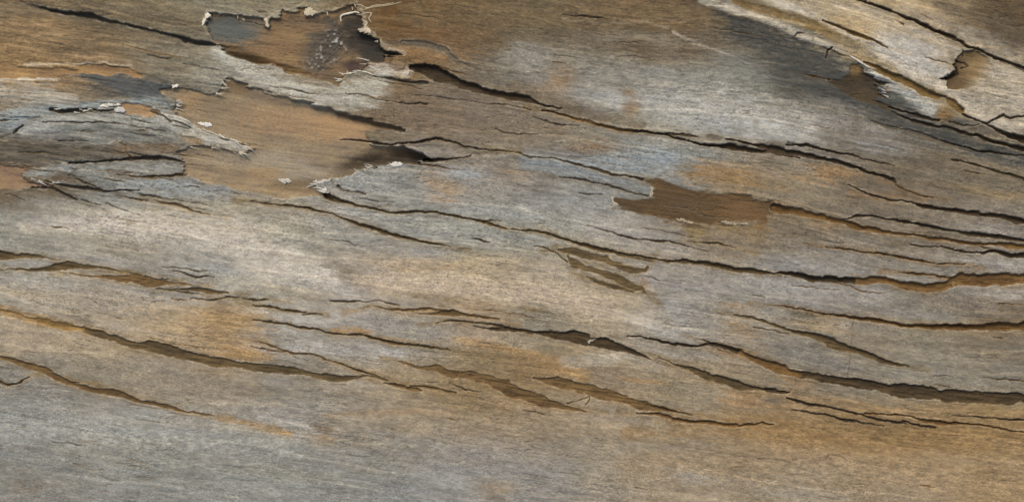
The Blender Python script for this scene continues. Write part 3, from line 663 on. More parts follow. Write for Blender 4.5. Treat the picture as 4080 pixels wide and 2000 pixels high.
inpatch(2700,800,120,40,6,(90,67,40),.6)
inpatch(2930,800,90,14,12,(112,78,42),.6, 2)
inpatch(2760,930,30,24,0,(142,116,72),.8, -4)
inpatch(3410,280,24,22,0,(132,98,50),.9)
inpatch(3480,335,60,34,20,(58,46,30),.9, 8)
inpatch(3800,310,50,50,-20,(88,66,38),.8, 12)
inpatch(3890,270,60,36,-20,(150,118,72),.5, -2)
# little hollows with crusty grit in the charred place, glints painted as pale specks
for gx_, gy_, r_ in [(1262,258,40),(1345,170,48),(1330,130,36),(1300,215,40)]:
    i0, i1 = np.searchsorted(ax, [gx_ - 90, gx_ + 90]); j0, j1 = np.searchsorted(ay, [gy_ - 90, gy_ + 90])
    sl = (slice(j0, j1), slice(i0, i1))
    q = np.exp(-(((X[sl] - gx_) / r_) ** 2 + ((Y[sl] - gy_) / r_) ** 2)) * PATCH_M[sl]
    n = vnoise(X[sl], Y[sl], 9, 8, 151)
    H[sl] += q * 4 * n
    mix(sl, q * sstep(0.22, 0.42, n) * 0.8, (176, 178, 176))
    mix(sl, q * sstep(-0.15, -0.4, n) * 0.7, (58, 56, 52))
stroke([(900,228,22),(1000,300,46),(1150,352,62),(1300,405,70),(1400,385,90),(1500,345,60)], (168,164,148), .7)
stroke([(1480,266,26),(1560,280,44),(1620,290,36)], (184,178,166), .85)
for rim_pts, rim_w in (([(826,50),(887,56),(942,60),(1000,62),(1045,70),(1062,96),(1075,62),(1100,66),(1127,36),(1161,44),(1194,27),(1215,34),(1216,58),(1255,54),(1288,44),(1333,36),(1388,18),(1416,14)], 17),
                       ([(1430,30),(1446,60),(1452,84),(1458,104),(1440,118),(1466,126),(1490,136),(1520,170),(1545,192),(1590,198),(1612,215)], 20), ([(820,58),(814,100),(824,128)], 12)):
    sl, S, W, SD = polydist([(p[0], p[1], rim_w) for p in rim_pts], 12)
    f = sstep(5, -5, S + 9 * fine[sl] + 6 * fine2[sl]) * (1 - PATCH_M[sl])
    H[sl] += 3 * f * np.clip(0.3 + 1.2 * fine[sl], 0, 1.4)
    mix(sl, np.clip(0.55 + 0.8 * fine[sl] + 0.5 * fine2[sl], 0, 0.85) * f, (160, 150, 128))
# brown heart of the knob
blob(1588,258,24,24,0,(134,106,74),.95)
i0, i1 = np.searchsorted(ax, [1530, 1650]); j0, j1 = np.searchsorted(ay, [200, 320])
sl = (slice(j0, j1), slice(i0, i1))
rr = np.sqrt(((X[sl] - 1588) / 27) ** 2 + ((Y[sl] - 258) / 27) ** 2)
H[sl] += 4 * sstep(1.0, 0.2, rr) - 5 * np.exp(-((rr - 1.1) / 0.16) ** 2)
# dark vertical stain marks near the top
stroke([(1672,-20,10),(1674,10,12),(1681,36,5)], (74,62,46), .9, .5)
stroke([(1652,76,10),(1664,86,18),(1676,98,12),(1682,116,6)], (72,62,48), .9, .5)
# straight hairline seams across the grain
H_seams = [[(3395,1290,3),(3392,1400,3),(3378,1500,3)]]

POST = [
 ([(2500,1720,60),(2900,1700,80),(3200,1720,110),(3600,1760,120),(4080,1750,120)], (140,108,68), .6),
 ([(2500,1850,80),(3000,1850,140),(3500,1880,160),(4080,1880,180)], (150,126,95), .6),
 ([(3050,1560,40),(3300,1610,60),(3700,1660,70),(4080,1690,70)], (146,116,78), .5),
 ([(2860,70,60),(3000,130,110),(3130,200,170),(3270,290,200),(3400,370,180),(3530,440,130),(3660,510,90),(3850,575,70),(4080,640,60)], (66,66,61), .95),  # charcoal weathering below the ridge, partly its shade painted into the colour
 ([(1620,60,90),(1900,60,110),(2300,50,110),(2700,55,90),(2880,90,50)], (108,90,62), .7),
 ([(250,890,60),(500,895,90),(800,930,130),(1000,980,130),(1180,1070,110),(1320,1115,60)], (181,172,158), .85),
 ([(1430,1120,50),(1650,1125,70),(1900,1145,80),(2150,1175,90),(2400,1225,80)], (176,158,136), .75),
 ([(2000,250,80),(2200,230,110),(2500,260,100)], (128,123,110), .6),
 ([(2100,640,60),(2350,660,80),(2650,650,90)], (137,145,151), .8),
 ([(0,1700,70),(300,1720,90),(700,1760,80),(1200,1800,70)], (148,148,142), .5),
 ([(0,368,60),(150,372,70),(300,402,36)], (160,153,138), .9),
 ([(0,462,44),(120,446,50),(300,428,24),(480,404,16),(600,404,20)], (138,147,150), .85),
 ([(330,302,24),(450,322,50),(560,352,66),(650,372,30)], (74,76,76), .95),
 ([(0,317,9),(111,313,9),(227,321,7)], (192,182,162), .9),
 ([(110,262,7),(300,256,7),(530,261,6)], (184,168,140), .8),
 ([(90,530,30),(200,490,40),(350,470,44),(500,480,44),(620,500,40)], (160,157,146), .7),
 ([(0,600,60),(250,608,70),(480,610,60)], (80,73,60), .85),
 ([(460,590,40),(560,590,60),(690,595,40)], (108,88,64), .8),
 ([(320,680,40),(500,672,50),(700,668,44)], (142,140,130), .5),
 ([(105,694,20),(180,690,40),(280,676,30)], (160,165,164), .75),
 ([(640,470,44),(760,514,56),(860,556,62),(980,592,36)], (166,163,152), .95),
 ([(1470,545,40),(1560,548,40),(1650,540,16)], (116,102,78), .8),
 ([(480,740,36),(650,742,50),(850,775,40)], (142,147,148), .75),
 ([(2790,2,22),(2900,38,26),(3000,66,26),(3100,106,24),(3300,182,20),(3400,236,12)], (192,180,156), .85),
 ([(3060,-4,30),(3180,40,26),(3290,92,22),(3400,150,24),(3520,212,34),(3640,285,40),(3760,350,44),(3880,440,50),(4040,520,60)], (186,174,153), .8),
 ([(3500,170,60),(3600,205,90),(3700,260,90),(3760,290,50)], (170,166,158), .8),
 ([(3840,130,60),(4000,220,60),(4080,300,100)], (172,158,134), .6),
 ([(3860,400,90),(4000,400,120),(4080,420,120)], (164,153,134), .75),
 ([(2925,2,24),(3000,28,36),(3083,50,38),(3166,75,38),(3250,105,36),(3332,150,34)], (112,88,50), .95),
 ([(3332,150,40),(3400,195,60),(3480,242,50),(3560,282,30)], (144,122,84), .85),
]
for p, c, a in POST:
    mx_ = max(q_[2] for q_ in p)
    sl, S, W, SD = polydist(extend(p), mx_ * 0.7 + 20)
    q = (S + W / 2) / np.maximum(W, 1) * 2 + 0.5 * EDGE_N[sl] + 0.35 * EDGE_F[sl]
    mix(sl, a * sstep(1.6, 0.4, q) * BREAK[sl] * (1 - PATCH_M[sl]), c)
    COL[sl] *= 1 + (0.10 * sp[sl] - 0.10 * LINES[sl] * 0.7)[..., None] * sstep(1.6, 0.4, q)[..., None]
sl, S, W, SD = polydist([(2925,2,24),(3000,28,36),(3083,50,38),(3166,75,38),(3250,105,36),(3332,150,34),(3400,195,40),(3480,242,30)], 40)
H[sl] -= 7 * np.exp(-((S + W / 2) / (0.5 * np.maximum(W, 8))) ** 2)
hr = np.random.default_rng(11)
N_TRACED = len(CRACKS)
for k_hair in range(HAIR_SEEDS + 34):
    while True:
        hx, hy = hr.random() * 4080, hr.random() * 2000
        if k_hair >= HAIR_SEEDS:
            hx, hy = hr.random() * 720, 430 + hr.random() * 380
        p_ = 0.95 if hy < 800 else 0.75 if hy < 1450 else 0.28
        if hx > 2700 and hy < 1700: p_ = 0.95
        if hr.random() < p_: break
    ln = 50 + 230 * hr.random() ** 1.6
    n_ = max(3, int(ln / 28)); pts_ = []
    w_ = 1.2 + 2.6 * hr.random() ** 2
    for i_ in range(n_ + 1):
        a_ = float(coarse(ANG, np.array([hx], np.float32), np.array([hy], np.float32))[0]) + hr.normal(0, 0.07)
        pts_.append((hx, hy, w_ * math.sin(math.pi * (0.12 + 0.8 * i_ / n_)) + 0.6))
        hx += ln / n_ * math.cos(a_); hy += ln / n_ * math.sin(a_)
    CRACKS.append((['olive', 'grey', 'dark', 'brown'][int(hr.random() * 4)], 0.55 + 0.5 * hr.random(), 0, pts_))
# ------------------------------------------------------------------ cut the splits
CRK = np.full(X.shape, 1e6, np.float32)
WMOD = fbm(GU, GV, 70, 60, 181, 2)
DEP = np.zeros(X.shape, np.float32)
CID = np.zeros(X.shape, np.int16)
crack_part = {}
COLC = COL.copy(); CMASK = np.zeros(X.shape, np.float32); LIPM = np.zeros(X.shape, np.float32)
for n, (kind, k, ramp, pts) in enumerate(CRACKS):
    pts = extend(pts)
    wmax = max(p[2] for p in pts)
    sl, S, W, SD = polydist(pts, 30 + ramp * 2)
    if S.size == 0: continue
    S = S + W * (0.10 * fine[sl] + 0.22 * WMOD[sl]) + 1.0 * WMOD[sl] - 0.5 - 1.6 * sstep(8, 22, W)    # ragged edges, swelling and pinching
    dd = k * (0.95 * np.minimum(W, 30 if kind == 'dark' else 16) + 6)
    wall = np.clip(W * 0.32, 2.2, 4.5)
    prof = sstep(0.6, -1.0, S / wall)
    flo = dd * prof + 0.12 * np.minimum(W, 34) * (fine[sl] + fbm(GU[sl], GV[sl], 90, 7, 183, 2)) * prof
    if ramp:
        flo = np.maximum(flo, 0.75 * dd * np.exp(-np.maximum(S, 0) / ramp) * (SD > 0))
    DEP[sl] = np.maximum(DEP[sl], flo)
    cm = sstep(1.2, -1.6, S)
    m = cm > CMASK[sl]
    rgb = np.array(CRACK_RGB[kind], np.float32)
    var = (1 + 0.16 * EDGE_N[sl] + 0.16 * fine[sl] + 0.14 * WMOD[sl])[..., None]
    COLC[sl] = np.where(m[..., None], rgb * var, COLC[sl])
    CMASK[sl] = np.maximum(CMASK[sl], cm)
    LIPM[sl] = np.maximum(LIPM[sl], np.exp(-((S - 3.5) / 3.5) ** 2) * np.clip(0.2 + 1.2 * fine[sl] , 0, 1) * min(1, wmax / 14))
    better = S < CRK[sl]
    CRK[sl] = np.where(better, S, CRK[sl])
    CID[sl] = np.where(better, n + 1, CID[sl])
    if wmax >= 11:
        mid = pts[len(pts) // 2]
        crack_part[n + 1] = (kind, wmax, mid)
mix(np.s_[:, :], LIPM * 0.5, (190, 180, 160))
COL = COL * (1 - CMASK[..., None]) + COLC * CMASK[..., None]
H += 1.6 * LIPM * (CMASK < 0.4)
H -= DEP
for pts in H_seams:
    sl, S, W, SD = polydist(pts, 12, warp=False)
    H[sl] -= 5 * sstep(1.5, -1.5, S - 1); mix(sl, 0.35 * sstep(2, -1, S - 1), (120, 108, 90))
# hairline checks along the grain, scattered
hc = np.abs(fbm(GU, GV, 210, 17, 171, 2)); hm = sstep(0.05, 0.5, fbm(X, Y, 300, 160, 172, 2) + 0.25 * (Y < 900))
H -= 3.5 * sstep(0.045, 0.0, hc) * hm
mix(np.s_[:, :], 0.5 * sstep(0.05, 0.0, hc) * hm * (CMASK < .3) * (PATCH_M < .3), (112, 98, 78))

# ------------------------------------------------------------------ the log bulges gently and rolls away past the frame
yy = (Y - 1000) / 1000
ex = np.maximum(np.abs(X - 2040) - 2040, 0)
Z = H + 14 * (1 - yy ** 2) - np.maximum(np.abs(yy) - 1.02, 0) ** 1.6 * 620 - (ex / 420) ** 2 * 30
exb = np.maximum(COL[..., 2] - 0.88 * COL[..., 0], 0)
COL[..., 2] -= 0.15 * exb
lum = (COL * np.array([.3, .59, .11], np.float32)).sum(-1, keepdims=True)
COL = lum + (COL - lum) * 0.92
over = np.maximum(COL[..., 0] - COL[..., 2] - 52, 0)
COL[..., 0] -= 0.16 * over; COL[..., 1] += 0.03 * over; COL[..., 2] += 0.10 * over
sat = np.maximum(COL[..., 0] - COL[..., 2] - 18, 0)
COL[..., 1] += 0.012 * sat; COL[..., 0] -= 0.015 * sat
CO = lin(np.clip(COL, 5, 250)).astype(np.float32)

# ------------------------------------------------------------------ materials
def wood_material(name, speck=1.0, rough=0.82, fibre=1.0):
    m = bpy.data.materials.new(name)
    m.use_nodes = True
    nt = m.node_tree
    N, L = nt.nodes, nt.links
    bsdf = N['Principled BSDF']
    bsdf.inputs['Roughness'].default_value = rough
    bsdf.inputs['Specular IOR Level'].default_value = 0.22
    tint = N.new('ShaderNodeAttribute'); tint.attribute_name = 'tint'
    gr = N.new('ShaderNodeAttribute'); gr.attribute_name = 'grain'
    def noise(sx, sy, detail, rough_, seed):
        mp = N.new('ShaderNodeMapping')
        mp.inputs['Scale'].default_value = (sx, sy, 1)
        mp.inputs['Location'].default_value = (seed * 3.7, seed * 1.9, seed)
        L.new(gr.outputs['Vector'], mp.inputs['Vector'])
        t = N.new('ShaderNodeTexNoise')
        t.inputs['Scale'].default_value = 1.0
        t.inputs['Detail'].default_value = detail
        t.inputs['Roughness'].default_value = rough_
        L.new(mp.outputs[0], t.inputs['Vector'])
        return t.outputs['Fac']
    def rng(s, a, b, lo, hi):
        r = N.new('ShaderNodeMapRange')
        r.inputs['From Min'].default_value = a; r.inputs['From Max'].default_value = b
        r.inputs['To Min'].default_value = lo; r.inputs['To Max'].default_value = hi
        L.new(s, r.inputs['Value'])
        return r.outputs['Result']
    def mth(op, a, b):
        q = N.new('ShaderNodeMath'); q.operation = op
        for i, v in enumerate((a, b)):
            if isinstance(v, (int, float)): q.inputs[i].default_value = v
            else: L.new(v, q.inputs[i])
        return q.outputs[0]
    # grain units: 100 design units = 1
    f1 = noise(5.5, 12.0, 3, 0.6, 1)          # fibres
    f2 = noise(9.0, 15.0, 3, 0.65, 2)          # fine mottling
    f3 = noise(0.7, 3.2, 3, 0.55, 3)          # broad streaks
    f4 = noise(21, 23, 1, 0.5, 4)             # grit
    f6 = noise(0.30, 0.8, 2, 0.5, 6)
    amp = rng(f6, .32, .68, 0.42, 1.1)
    v = mth('ADD', rng(f1, .28, .72, -0.13 * fibre, 0.13 * fibre), rng(f2, .3, .7, -0.33 * speck, 0.33 * speck))
    v = mth('ADD', v, rng(f3, .3, .7, -0.06, 0.06))
    v = mth('ADD', v, rng(f4, .25, .75, -0.24 * speck, 0.24 * speck))
    v = mth('MULTIPLY', v, amp)
    v = mth('ADD', v, 1.0)
    mulc = N.new('ShaderNodeVectorMath'); mulc.operation = 'SCALE'
    L.new(tint.outputs['Color'], mulc.inputs[0]); L.new(v, mulc.inputs['Scale'])
    # warm / cool flecks
    f5 = noise(6, 14, 2, 0.6, 5)
    wf = rng(f5, .3, .7, 0.0, 1.0)
    hue = N.new('ShaderNodeMix'); hue.data_type = 'RGBA'
    hue.inputs[6].default_value = (1.05, 1.0, 0.91, 1); hue.inputs[7].default_value = (0.96, 1.0, 1.07, 1)
    L.new(wf, hue.inputs[0])
    mm = N.new('ShaderNodeVectorMath'); mm.operation = 'MULTIPLY'
    L.new(mulc.outputs[0], mm.inputs[0]); L.new(hue.outputs[2], mm.inputs[1])
    L.new(mm.outputs[0], bsdf.inputs['Base Color'])
    hgt = mth('ADD', mth('MULTIPLY', f1, 0.9), mth('MULTIPLY', f2, 0.5))
    bp = N.new('ShaderNodeBump')
    bp.inputs['Strength'].default_value = 0.6 * fibre
    bp.inputs['Distance'].default_value = 0.0008
    L.new(hgt, bp.inputs['Height'])
    L.new(bp.outputs[0], bsdf.inputs['Normal'])
    return m
M_BLEACH = wood_material('weathered_wood')
M_INNER = wood_material('inner_wood', 0.75, 0.75, 0.8)
M_CRACK = wood_material('split_wood', 0.7, 0.88, 0.9)

# ------------------------------------------------------------------ build the log from the grid, one mesh per part
root = bpy.data.objects.new('driftwood_log', None)
scene.collection.objects.link(root)
BOTTOM = -0.17
root.location = (0, 0, BOTTOM)
root['label'] = 'weathered grey and tan driftwood log with long splits and torn patches'
root['category'] = 'driftwood'

PXX = ((X - CX) * U).ravel(); PYY = (-(Y - CY) * U).ravel(); PZZ = (Z * U).ravel()
CO = CO.reshape(-1, 3) * np.array([0.805, 0.805, 0.785], np.float32)
GR = np.stack([GU.ravel() / 100, GV.ravel() / 100, np.zeros(X.size)], 1).astype(np.float32)
jj, ii = np.meshgrid(np.arange(NY - 1), np.arange(NX - 1), indexing='ij')
v00 = jj * NX + ii
QUADS = np.stack([v00 + NX, v00 + NX + 1, v00 + 1, v00], -1).reshape(-1, 4)
fs = (CRK[:-1, :-1] + CRK[1:, :-1] + CRK[:-1, 1:] + CRK[1:, 1:]) / 4
inside_f = ((ax[:-1] > -20) & (ax[1:] < 4100))[None, :] & ((ay[:-1] > -20) & (ay[1:] < 2018))[:, None]
FID = PART[:-1, :-1].astype(np.int32).copy()
cid = CID[:-1, :-1]
ok = np.isin(cid, list(crack_part)) & (fs < 0.0)
FID[ok] = 1000 + cid[ok]
FID = FID.ravel()

def mesh_from(verts, quads, name, cols, gr, mat, extra=None):
    me = bpy.data.meshes.new(name)
    me.vertices.add(len(verts)); me.vertices.foreach_set('co', verts.astype(np.float32).ravel())
    me.loops.add(quads.size); me.loops.foreach_set('vertex_index', quads.astype(np.int32).ravel())
    me.polygons.add(len(quads))
    me.polygons.foreach_set('loop_start', np.arange(0, quads.size, 4, dtype=np.int32))
    me.polygons.foreach_set('use_smooth', np.ones(len(quads), bool))
    a = me.attributes.new('tint', 'FLOAT_COLOR', 'POINT')
    a.data.foreach_set('color', np.concatenate([cols, np.ones((len(cols), 1), np.float32)], 1).astype(np.float32).ravel())
    g = me.attributes.new('grain', 'FLOAT_VECTOR', 'POINT')
    g.data.foreach_set('vector', gr.astype(np.float32).ravel())
    me.materials.append(mat)
    me.update(calc_edges=True)
    me.validate()
    return me

def add_part(name, me, label=None, parent=root):
    o = bpy.data.objects.new(name, me)
    scene.collection.objects.link(o)
    o.parent = parent
    o.matrix_parent_inverse.identity()
    if parent is not None:
        o.location = (0, 0, -BOTTOM) if parent is root else (0, 0, 0)
    if label and label not in LABELS_USED:
        o['label'] = label; LABELS_USED[label] = o
    return o

LABELS_USED = {}
def part_with(words):
    return next((o for l, o in LABELS_USED.items() if words in l), root)
V3 = np.stack([PXX, PYY, PZZ], 1)
def place_word(m):
    h = 'left' if m[0] < 1360 else 'right' if m[0] > 2720 else 'middle'
    v = 'upper' if m[1] < 667 else 'lower' if m[1] > 1333 else 'central'
    return v, h
part_key, nxt = {}, 5000
for fid in np.unique(FID):
    if fid == 0:
        continue
    idx = np.nonzero(FID == fid)[0]
    used, inv = np.unique(QUADS[idx], return_inverse=True)
    q2 = inv.reshape(-1, 4); lab = np.arange(len(used))
    while True:
        old = lab.copy()
        np.minimum.at(lab, q2.ravel(), np.repeat(lab[q2].min(1), 4))
        lab = lab[lab]
        if (lab == old).all(): break
    fl = lab[q2[:, 0]]
    ids, cnt = np.unique(fl, return_counts=True)
    for a_, n_ in zip(ids, cnt):
        m_ = idx[fl == a_]
        if n_ < 60 and n_ < cnt.max() or n_ < 14:
            FID[m_] = 0
        else:
            FID[m_] = nxt; part_key[nxt] = int(fid); nxt += 1
for fid in np.unique(FID):
    q = QUADS[FID == fid]
    used, inv = np.unique(q, return_inverse=True)
    q2 = inv.reshape(-1, 4)
    vv, cc, gg = V3[used], CO[used], GR[used]
    fid = part_key.get(fid, fid)
    if fid == 0:
        name, label, mat = 'bleached_surface', None, M_BLEACH
    elif fid >= 1000:
        kind, wmax, mid = crack_part[fid - 1000]
        name, mat = 'split', M_CRACK
        label = None
        if wmax > 24:
            v, h = place_word(mid)
            label = 'wide %s split along the grain, %s %s of the log' % (CRACK_WORD[kind], v, h)
    else:
        name, label = names[fid]
        mat = M_INNER if name in ('exposed_wood', 'gouge') else M_BLEACH
    add_part(name, mesh_from(vv, q2, name, cc, gg, mat), label)

# flanks, ends and underside of the log, joined to the rim of the face
rim = np.concatenate([np.arange(NX), np.arange(1, NY) * NX + NX - 1, (NY - 1) * NX + np.arange(NX - 2, -1, -1), np.arange(NY - 2, 0, -1) * NX])
R0 = V3[rim]
rings, cols = [R0], [CO[rim]]
for t in (0.12, 0.3, 0.55, 0.8, 1.0):
    r = R0.copy()
    bul = 1 + 0.03 * math.sin(math.pi * min(t * 1.3, 1)) - 0.30 * t ** 2.2
    r[:, 0] *= 1 + (bul - 1) * 0.25
    r[:, 1] *= bul
    zed = R0[:, 2] * (1 - t) + BOTTOM * t
    ang = np.arctan2(R0[:, 1], R0[:, 0])
    r[:, 2] = zed + 0.004 * np.sin(ang * 9 + t * 7) * (t < 1)
    rings.append(r); cols.append(CO[rim])
nr = len(rim)
sv = np.concatenate(rings + [np.array([[0, 0, BOTTOM]])]); sc_ = np.concatenate(cols + [CO[rim].mean(0, keepdims=True)])
k = np.arange(nr); k1 = (k + 1) % nr
sq = [np.stack([r * nr + k, r * nr + k1, (r + 1) * nr + k1, (r + 1) * nr + k], 1) for r in range(len(rings) - 1)]
base = (len(rings) - 1) * nr
tri = np.stack([base + k, base + k1, np.full(nr, len(sv) - 1), np.full(nr, len(sv) - 1)], 1)
sq = np.concatenate(sq)
sg = np.stack([sv[:, 0] / U / 100, (sv[:, 2] - sv[:, 1]) / U / 100, sv[:, 2] * 0], 1)
flank = mesh_from(sv[:-1], sq, 'flank', sc_[:-1], sg[:-1], M_BLEACH)
add_part('flank', flank)
under = bpy.data.meshes.new('underside')
under.from_pydata([tuple(p) for p in rings[-1][::6]], [], [tuple(range(len(rings[-1][::6])))])
under.materials.append(M_BLEACH)
a = under.attributes.new('tint', 'FLOAT_COLOR', 'POINT'); a.data.foreach_set('color', np.tile([.2, .17, .13, 1], len(under.vertices)).astype(np.float32))
add_part('underside', under)

# ------------------------------------------------------------------ loose chips and curled fibres with real thickness
def surf_z(x, y):
    i = int(np.clip(np.searchsorted(ax, x), 0, NX - 1)); j = int(np.clip(np.searchsorted(ay, y), 0, NY - 1))
    return float(Z[max(j - 2, 0):j + 3, max(i - 2, 0):i + 3].max())
rngs = np.random.default_rng(5)
def chip_mesh(name, poly, lift, thick, dome, rgb, jag=4.0):
    """closed chip: rings from the outline to the middle, domed top, flat underside"""
    P = np.array(poly, float)
    out = []
    for a, b in zip(P, np.roll(P, -1, 0)):
        n = max(2, int(np.hypot(*(b - a)) / 4))
        for t in np.arange(n) / n:
            out.append(a + (b - a) * t + rngs.normal(0, jag * 0.4, 2))
    out = np.array(out); c = out.mean(0); n = len(out)
    zb = surf_z(*c) + lift; thick *= 0.7; dome *= 0.4
    verts, faces = [], []
    def ring(f, z):
        for p in out:
            q = c + (p - c) * f
            verts.append(((q[0] - CX) * U, -(q[1] - CY) * U, (zb + z + rngs.normal(0, 0.4)) * U))
    prof = [(0.25, 0), (0.9, 0), (1.0, thick * .4), (0.95, thick), (0.78, thick + dome * .55), (0.5, thick + dome * .9), (0.2, thick + dome)]
    for f, z in prof: ring(f, z)
    for r in range(len(prof) - 1):
        for i in range(n):
            faces.append((r * n + i, (r + 1) * n + i, (r + 1) * n + (i + 1) % n, r * n + (i + 1) % n))
    faces.append(tuple(range(n))); faces.append(tuple(range((len(prof) - 1) * n + n - 1, (len(prof) - 1) * n - 1, -1)))
    me = bpy.data.meshes.new(name)
    me.from_pydata(verts, [], faces)
    for p in me.polygons: p.use_smooth = True
    a = me.attributes.new('tint', 'FLOAT_COLOR', 'POINT')
    col = np.append(lin(rgb) * np.array([0.805, 0.805, 0.785]), 1).astype(np.float32)
    a.data.foreach_set('color', np.tile(col, len(verts)))
    g = me.attributes.new('grain', 'FLOAT_VECTOR', 'POINT')
    g.data.foreach_set('vector', (np.array(verts) / U / 100).astype(np.float32).ravel())
    me.materials.append(M_INNER)
    me.update()
    return me, c, zb
def chip(poly, lift, thick, dome, rgb, label):
    me, c, zb = chip_mesh('wood_chip', poly, lift, thick, dome, rgb)
    o = bpy.data.objects.new('wood_chip', me)
    scene.collection.objects.link(o)
    o['label'] = label; o['category'] = 'wood chip'; o['group'] = 'loose chips on the driftwood'
    return o
chip([(787,489),(800,487),(818,490),(836,490),(847,496),(846,505),(832,508),(812,505),(796,500)], -1, 4, 4, (206,204,196), 'small white oval chip on the orange tan wood beside the pale splinter')
chip([(1105,711),(1125,714),(1150,712),(1162,722),(1155,732),(1133,733),(1118,726)], -1, 4, 3, (184,177,164), 'pale triangular chip at the lower edge of the orange tan hollow')
chip([(3968,-14),(3996,-14),(3998,-4),(3990,3),(3976,2)], -1, 4, 3, (226,224,216), 'white chip cut off by the top edge near the right corner')
def flake(poly, lift, thick, dome, rgb, label=None):
    me, c, zb = chip_mesh('flake', poly, lift, thick, dome, rgb)
    add_part('flake', me, label)
flake([(461,422),(440,412),(425,414),(400,420),(396,428),(415,428),(436,424),(470,424),(485,420),(478,413)], -2, 4, 2, (206,202,190))
flake([(455,436),(470,428),(492,428),(502,440),(498,449),(476,451),(458,444)], -2, 4, 4, (182,180,172))
flake([(686,343),(704,336),(712,340),(708,348),(690,352)], -1, 4, 2, (214,206,192))
flake([(818,56),(826,50),(838,58),(842,68),(828,70),(818,92),(806,106),(806,86),(816,74)], -2, 5, 3, (206,200,182))
flake([(1052,76),(1066,72),(1068,90),(1074,104),(1066,112),(1056,104),(1058,92)], -2, 5, 3, (188,174,148))
flake([(1216,36),(1240,30),(1250,44),(1270,52),(1250,62),(1222,66),(1210,56)], -3, 5, 3, (184,172,146))
flake([(1425,120),(1445,112),(1470,114),(1482,124),(1478,136),(1458,132),(1434,128)], -2, 5, 3, (186,172,150))
flake([(1552,655),(1570,646),(1590,645),(1606,654),(1600,664),(1570,668),(1556,664)], -2, 5, 4, (200,196,186))
flake([(1246,722),(1280,718),(1320,712),(1312,724),(1284,732),(1256,730)], -2, 4, 2, (190,184,172))
flake([(1280,750),(1300,748),(1304,760),(1296,770),(1284,764)], -2, 4, 2, (196,190,180))
flake([(2432,786),(2444,788),(2446,806),(2442,822),(2434,818),(2436,802)], -2, 5, 2, (160,152,136))
flake([(2592,742),(2602,744),(2602,766),(2598,786),(2588,788),(2590,764)], -2, 5, 2, (158,148,128))
flake([(2692,870),(2720,872),(2764,886),(2760,894),(2730,888),(2700,880)], -2, 4, 2, (160,146,122))
flake([(2856,881),(2890,880),(2930,888),(2990,888),(2980,897),(2930,897),(2890,892)], -2, 4, 2, (162,148,124))
flake([(2338,1360),(2352,1352),(2374,1351),(2358,1360),(2344,1370)], -2, 4, 2, (160,152,138))
flake([(3788,1126),(3800,1118),(3812,1128),(3802,1142),(3792,1140)], 1, 4, 3, (128,106,66))

# a peeled fibre curling round the charred place, and twisted fibres above it
def fibre(pts, r, rgb, label=None, owner='charred middle'):
    cu = np.array(pts, float)
    ts = np.linspace(0, len(cu) - 1, (len(cu) - 1) * 6 + 1)
    path = []
    for t in ts:
        i = min(int(t), len(cu) - 2); f = t - i
        p0, p1, p2, p3 = cu[max(i - 1, 0)], cu[i], cu[i + 1], cu[min(i + 2, len(cu) - 1)]
        path.append(0.5 * ((2 * p1) + (-p0 + p2) * f + (2 * p0 - 5 * p1 + 4 * p2 - p3) * f * f + (-p0 + 3 * p1 - 3 * p2 + p3) * f ** 3))
    path = np.array(path); n = len(path); m = 8
    verts, faces = [], []
    for i in range(n):
        d = path[min(i + 1, n - 1)] - path[max(i - 1, 0)]
        d = d[:2] / (np.hypot(*d[:2]) + 1e-6); nx_, ny_ = -d[1], d[0]
        rad = r * (0.35 + 0.65 * math.sin(math.pi * (0.08 + 0.84 * i / (n - 1)))) * (1 + rngs.normal(0, .06))
        for k_ in range(m):
            a_ = 2 * math.pi * k_ / m
            px, py = path[i][0] + nx_ * rad * math.cos(a_), path[i][1] + ny_ * rad * math.cos(a_)
            verts.append(((px - CX) * U, -(py - CY) * U, (path[i][2] + rad * 0.7 * math.sin(a_)) * U))
    for i in range(n - 1):
        for k_ in range(m):
            faces.append((i * m + k_, i * m + (k_ + 1) % m, (i + 1) * m + (k_ + 1) % m, (i + 1) * m + k_))
    faces.append(tuple(range(m - 1, -1, -1))); faces.append(tuple((n - 1) * m + k_ for k_ in range(m)))
    me = bpy.data.meshes.new('peeled_fibre'); me.from_pydata(verts, [], faces)
    for p in me.polygons: p.use_smooth = True
    a = me.attributes.new('tint', 'FLOAT_COLOR', 'POINT')
    a.data.foreach_set('color', np.tile(np.append(lin(rgb) * np.array([0.805, 0.805, 0.785]), 1).astype(np.float32), len(verts)))
    g = me.attributes.new('grain', 'FLOAT_VECTOR', 'POINT')
    g.data.foreach_set('vector', (np.array(verts) / U / 100).astype(np.float32).ravel())
    me.materials.append(M_INNER); me.update()
    add_part('peeled_fibre', me, label, part_with(owner))
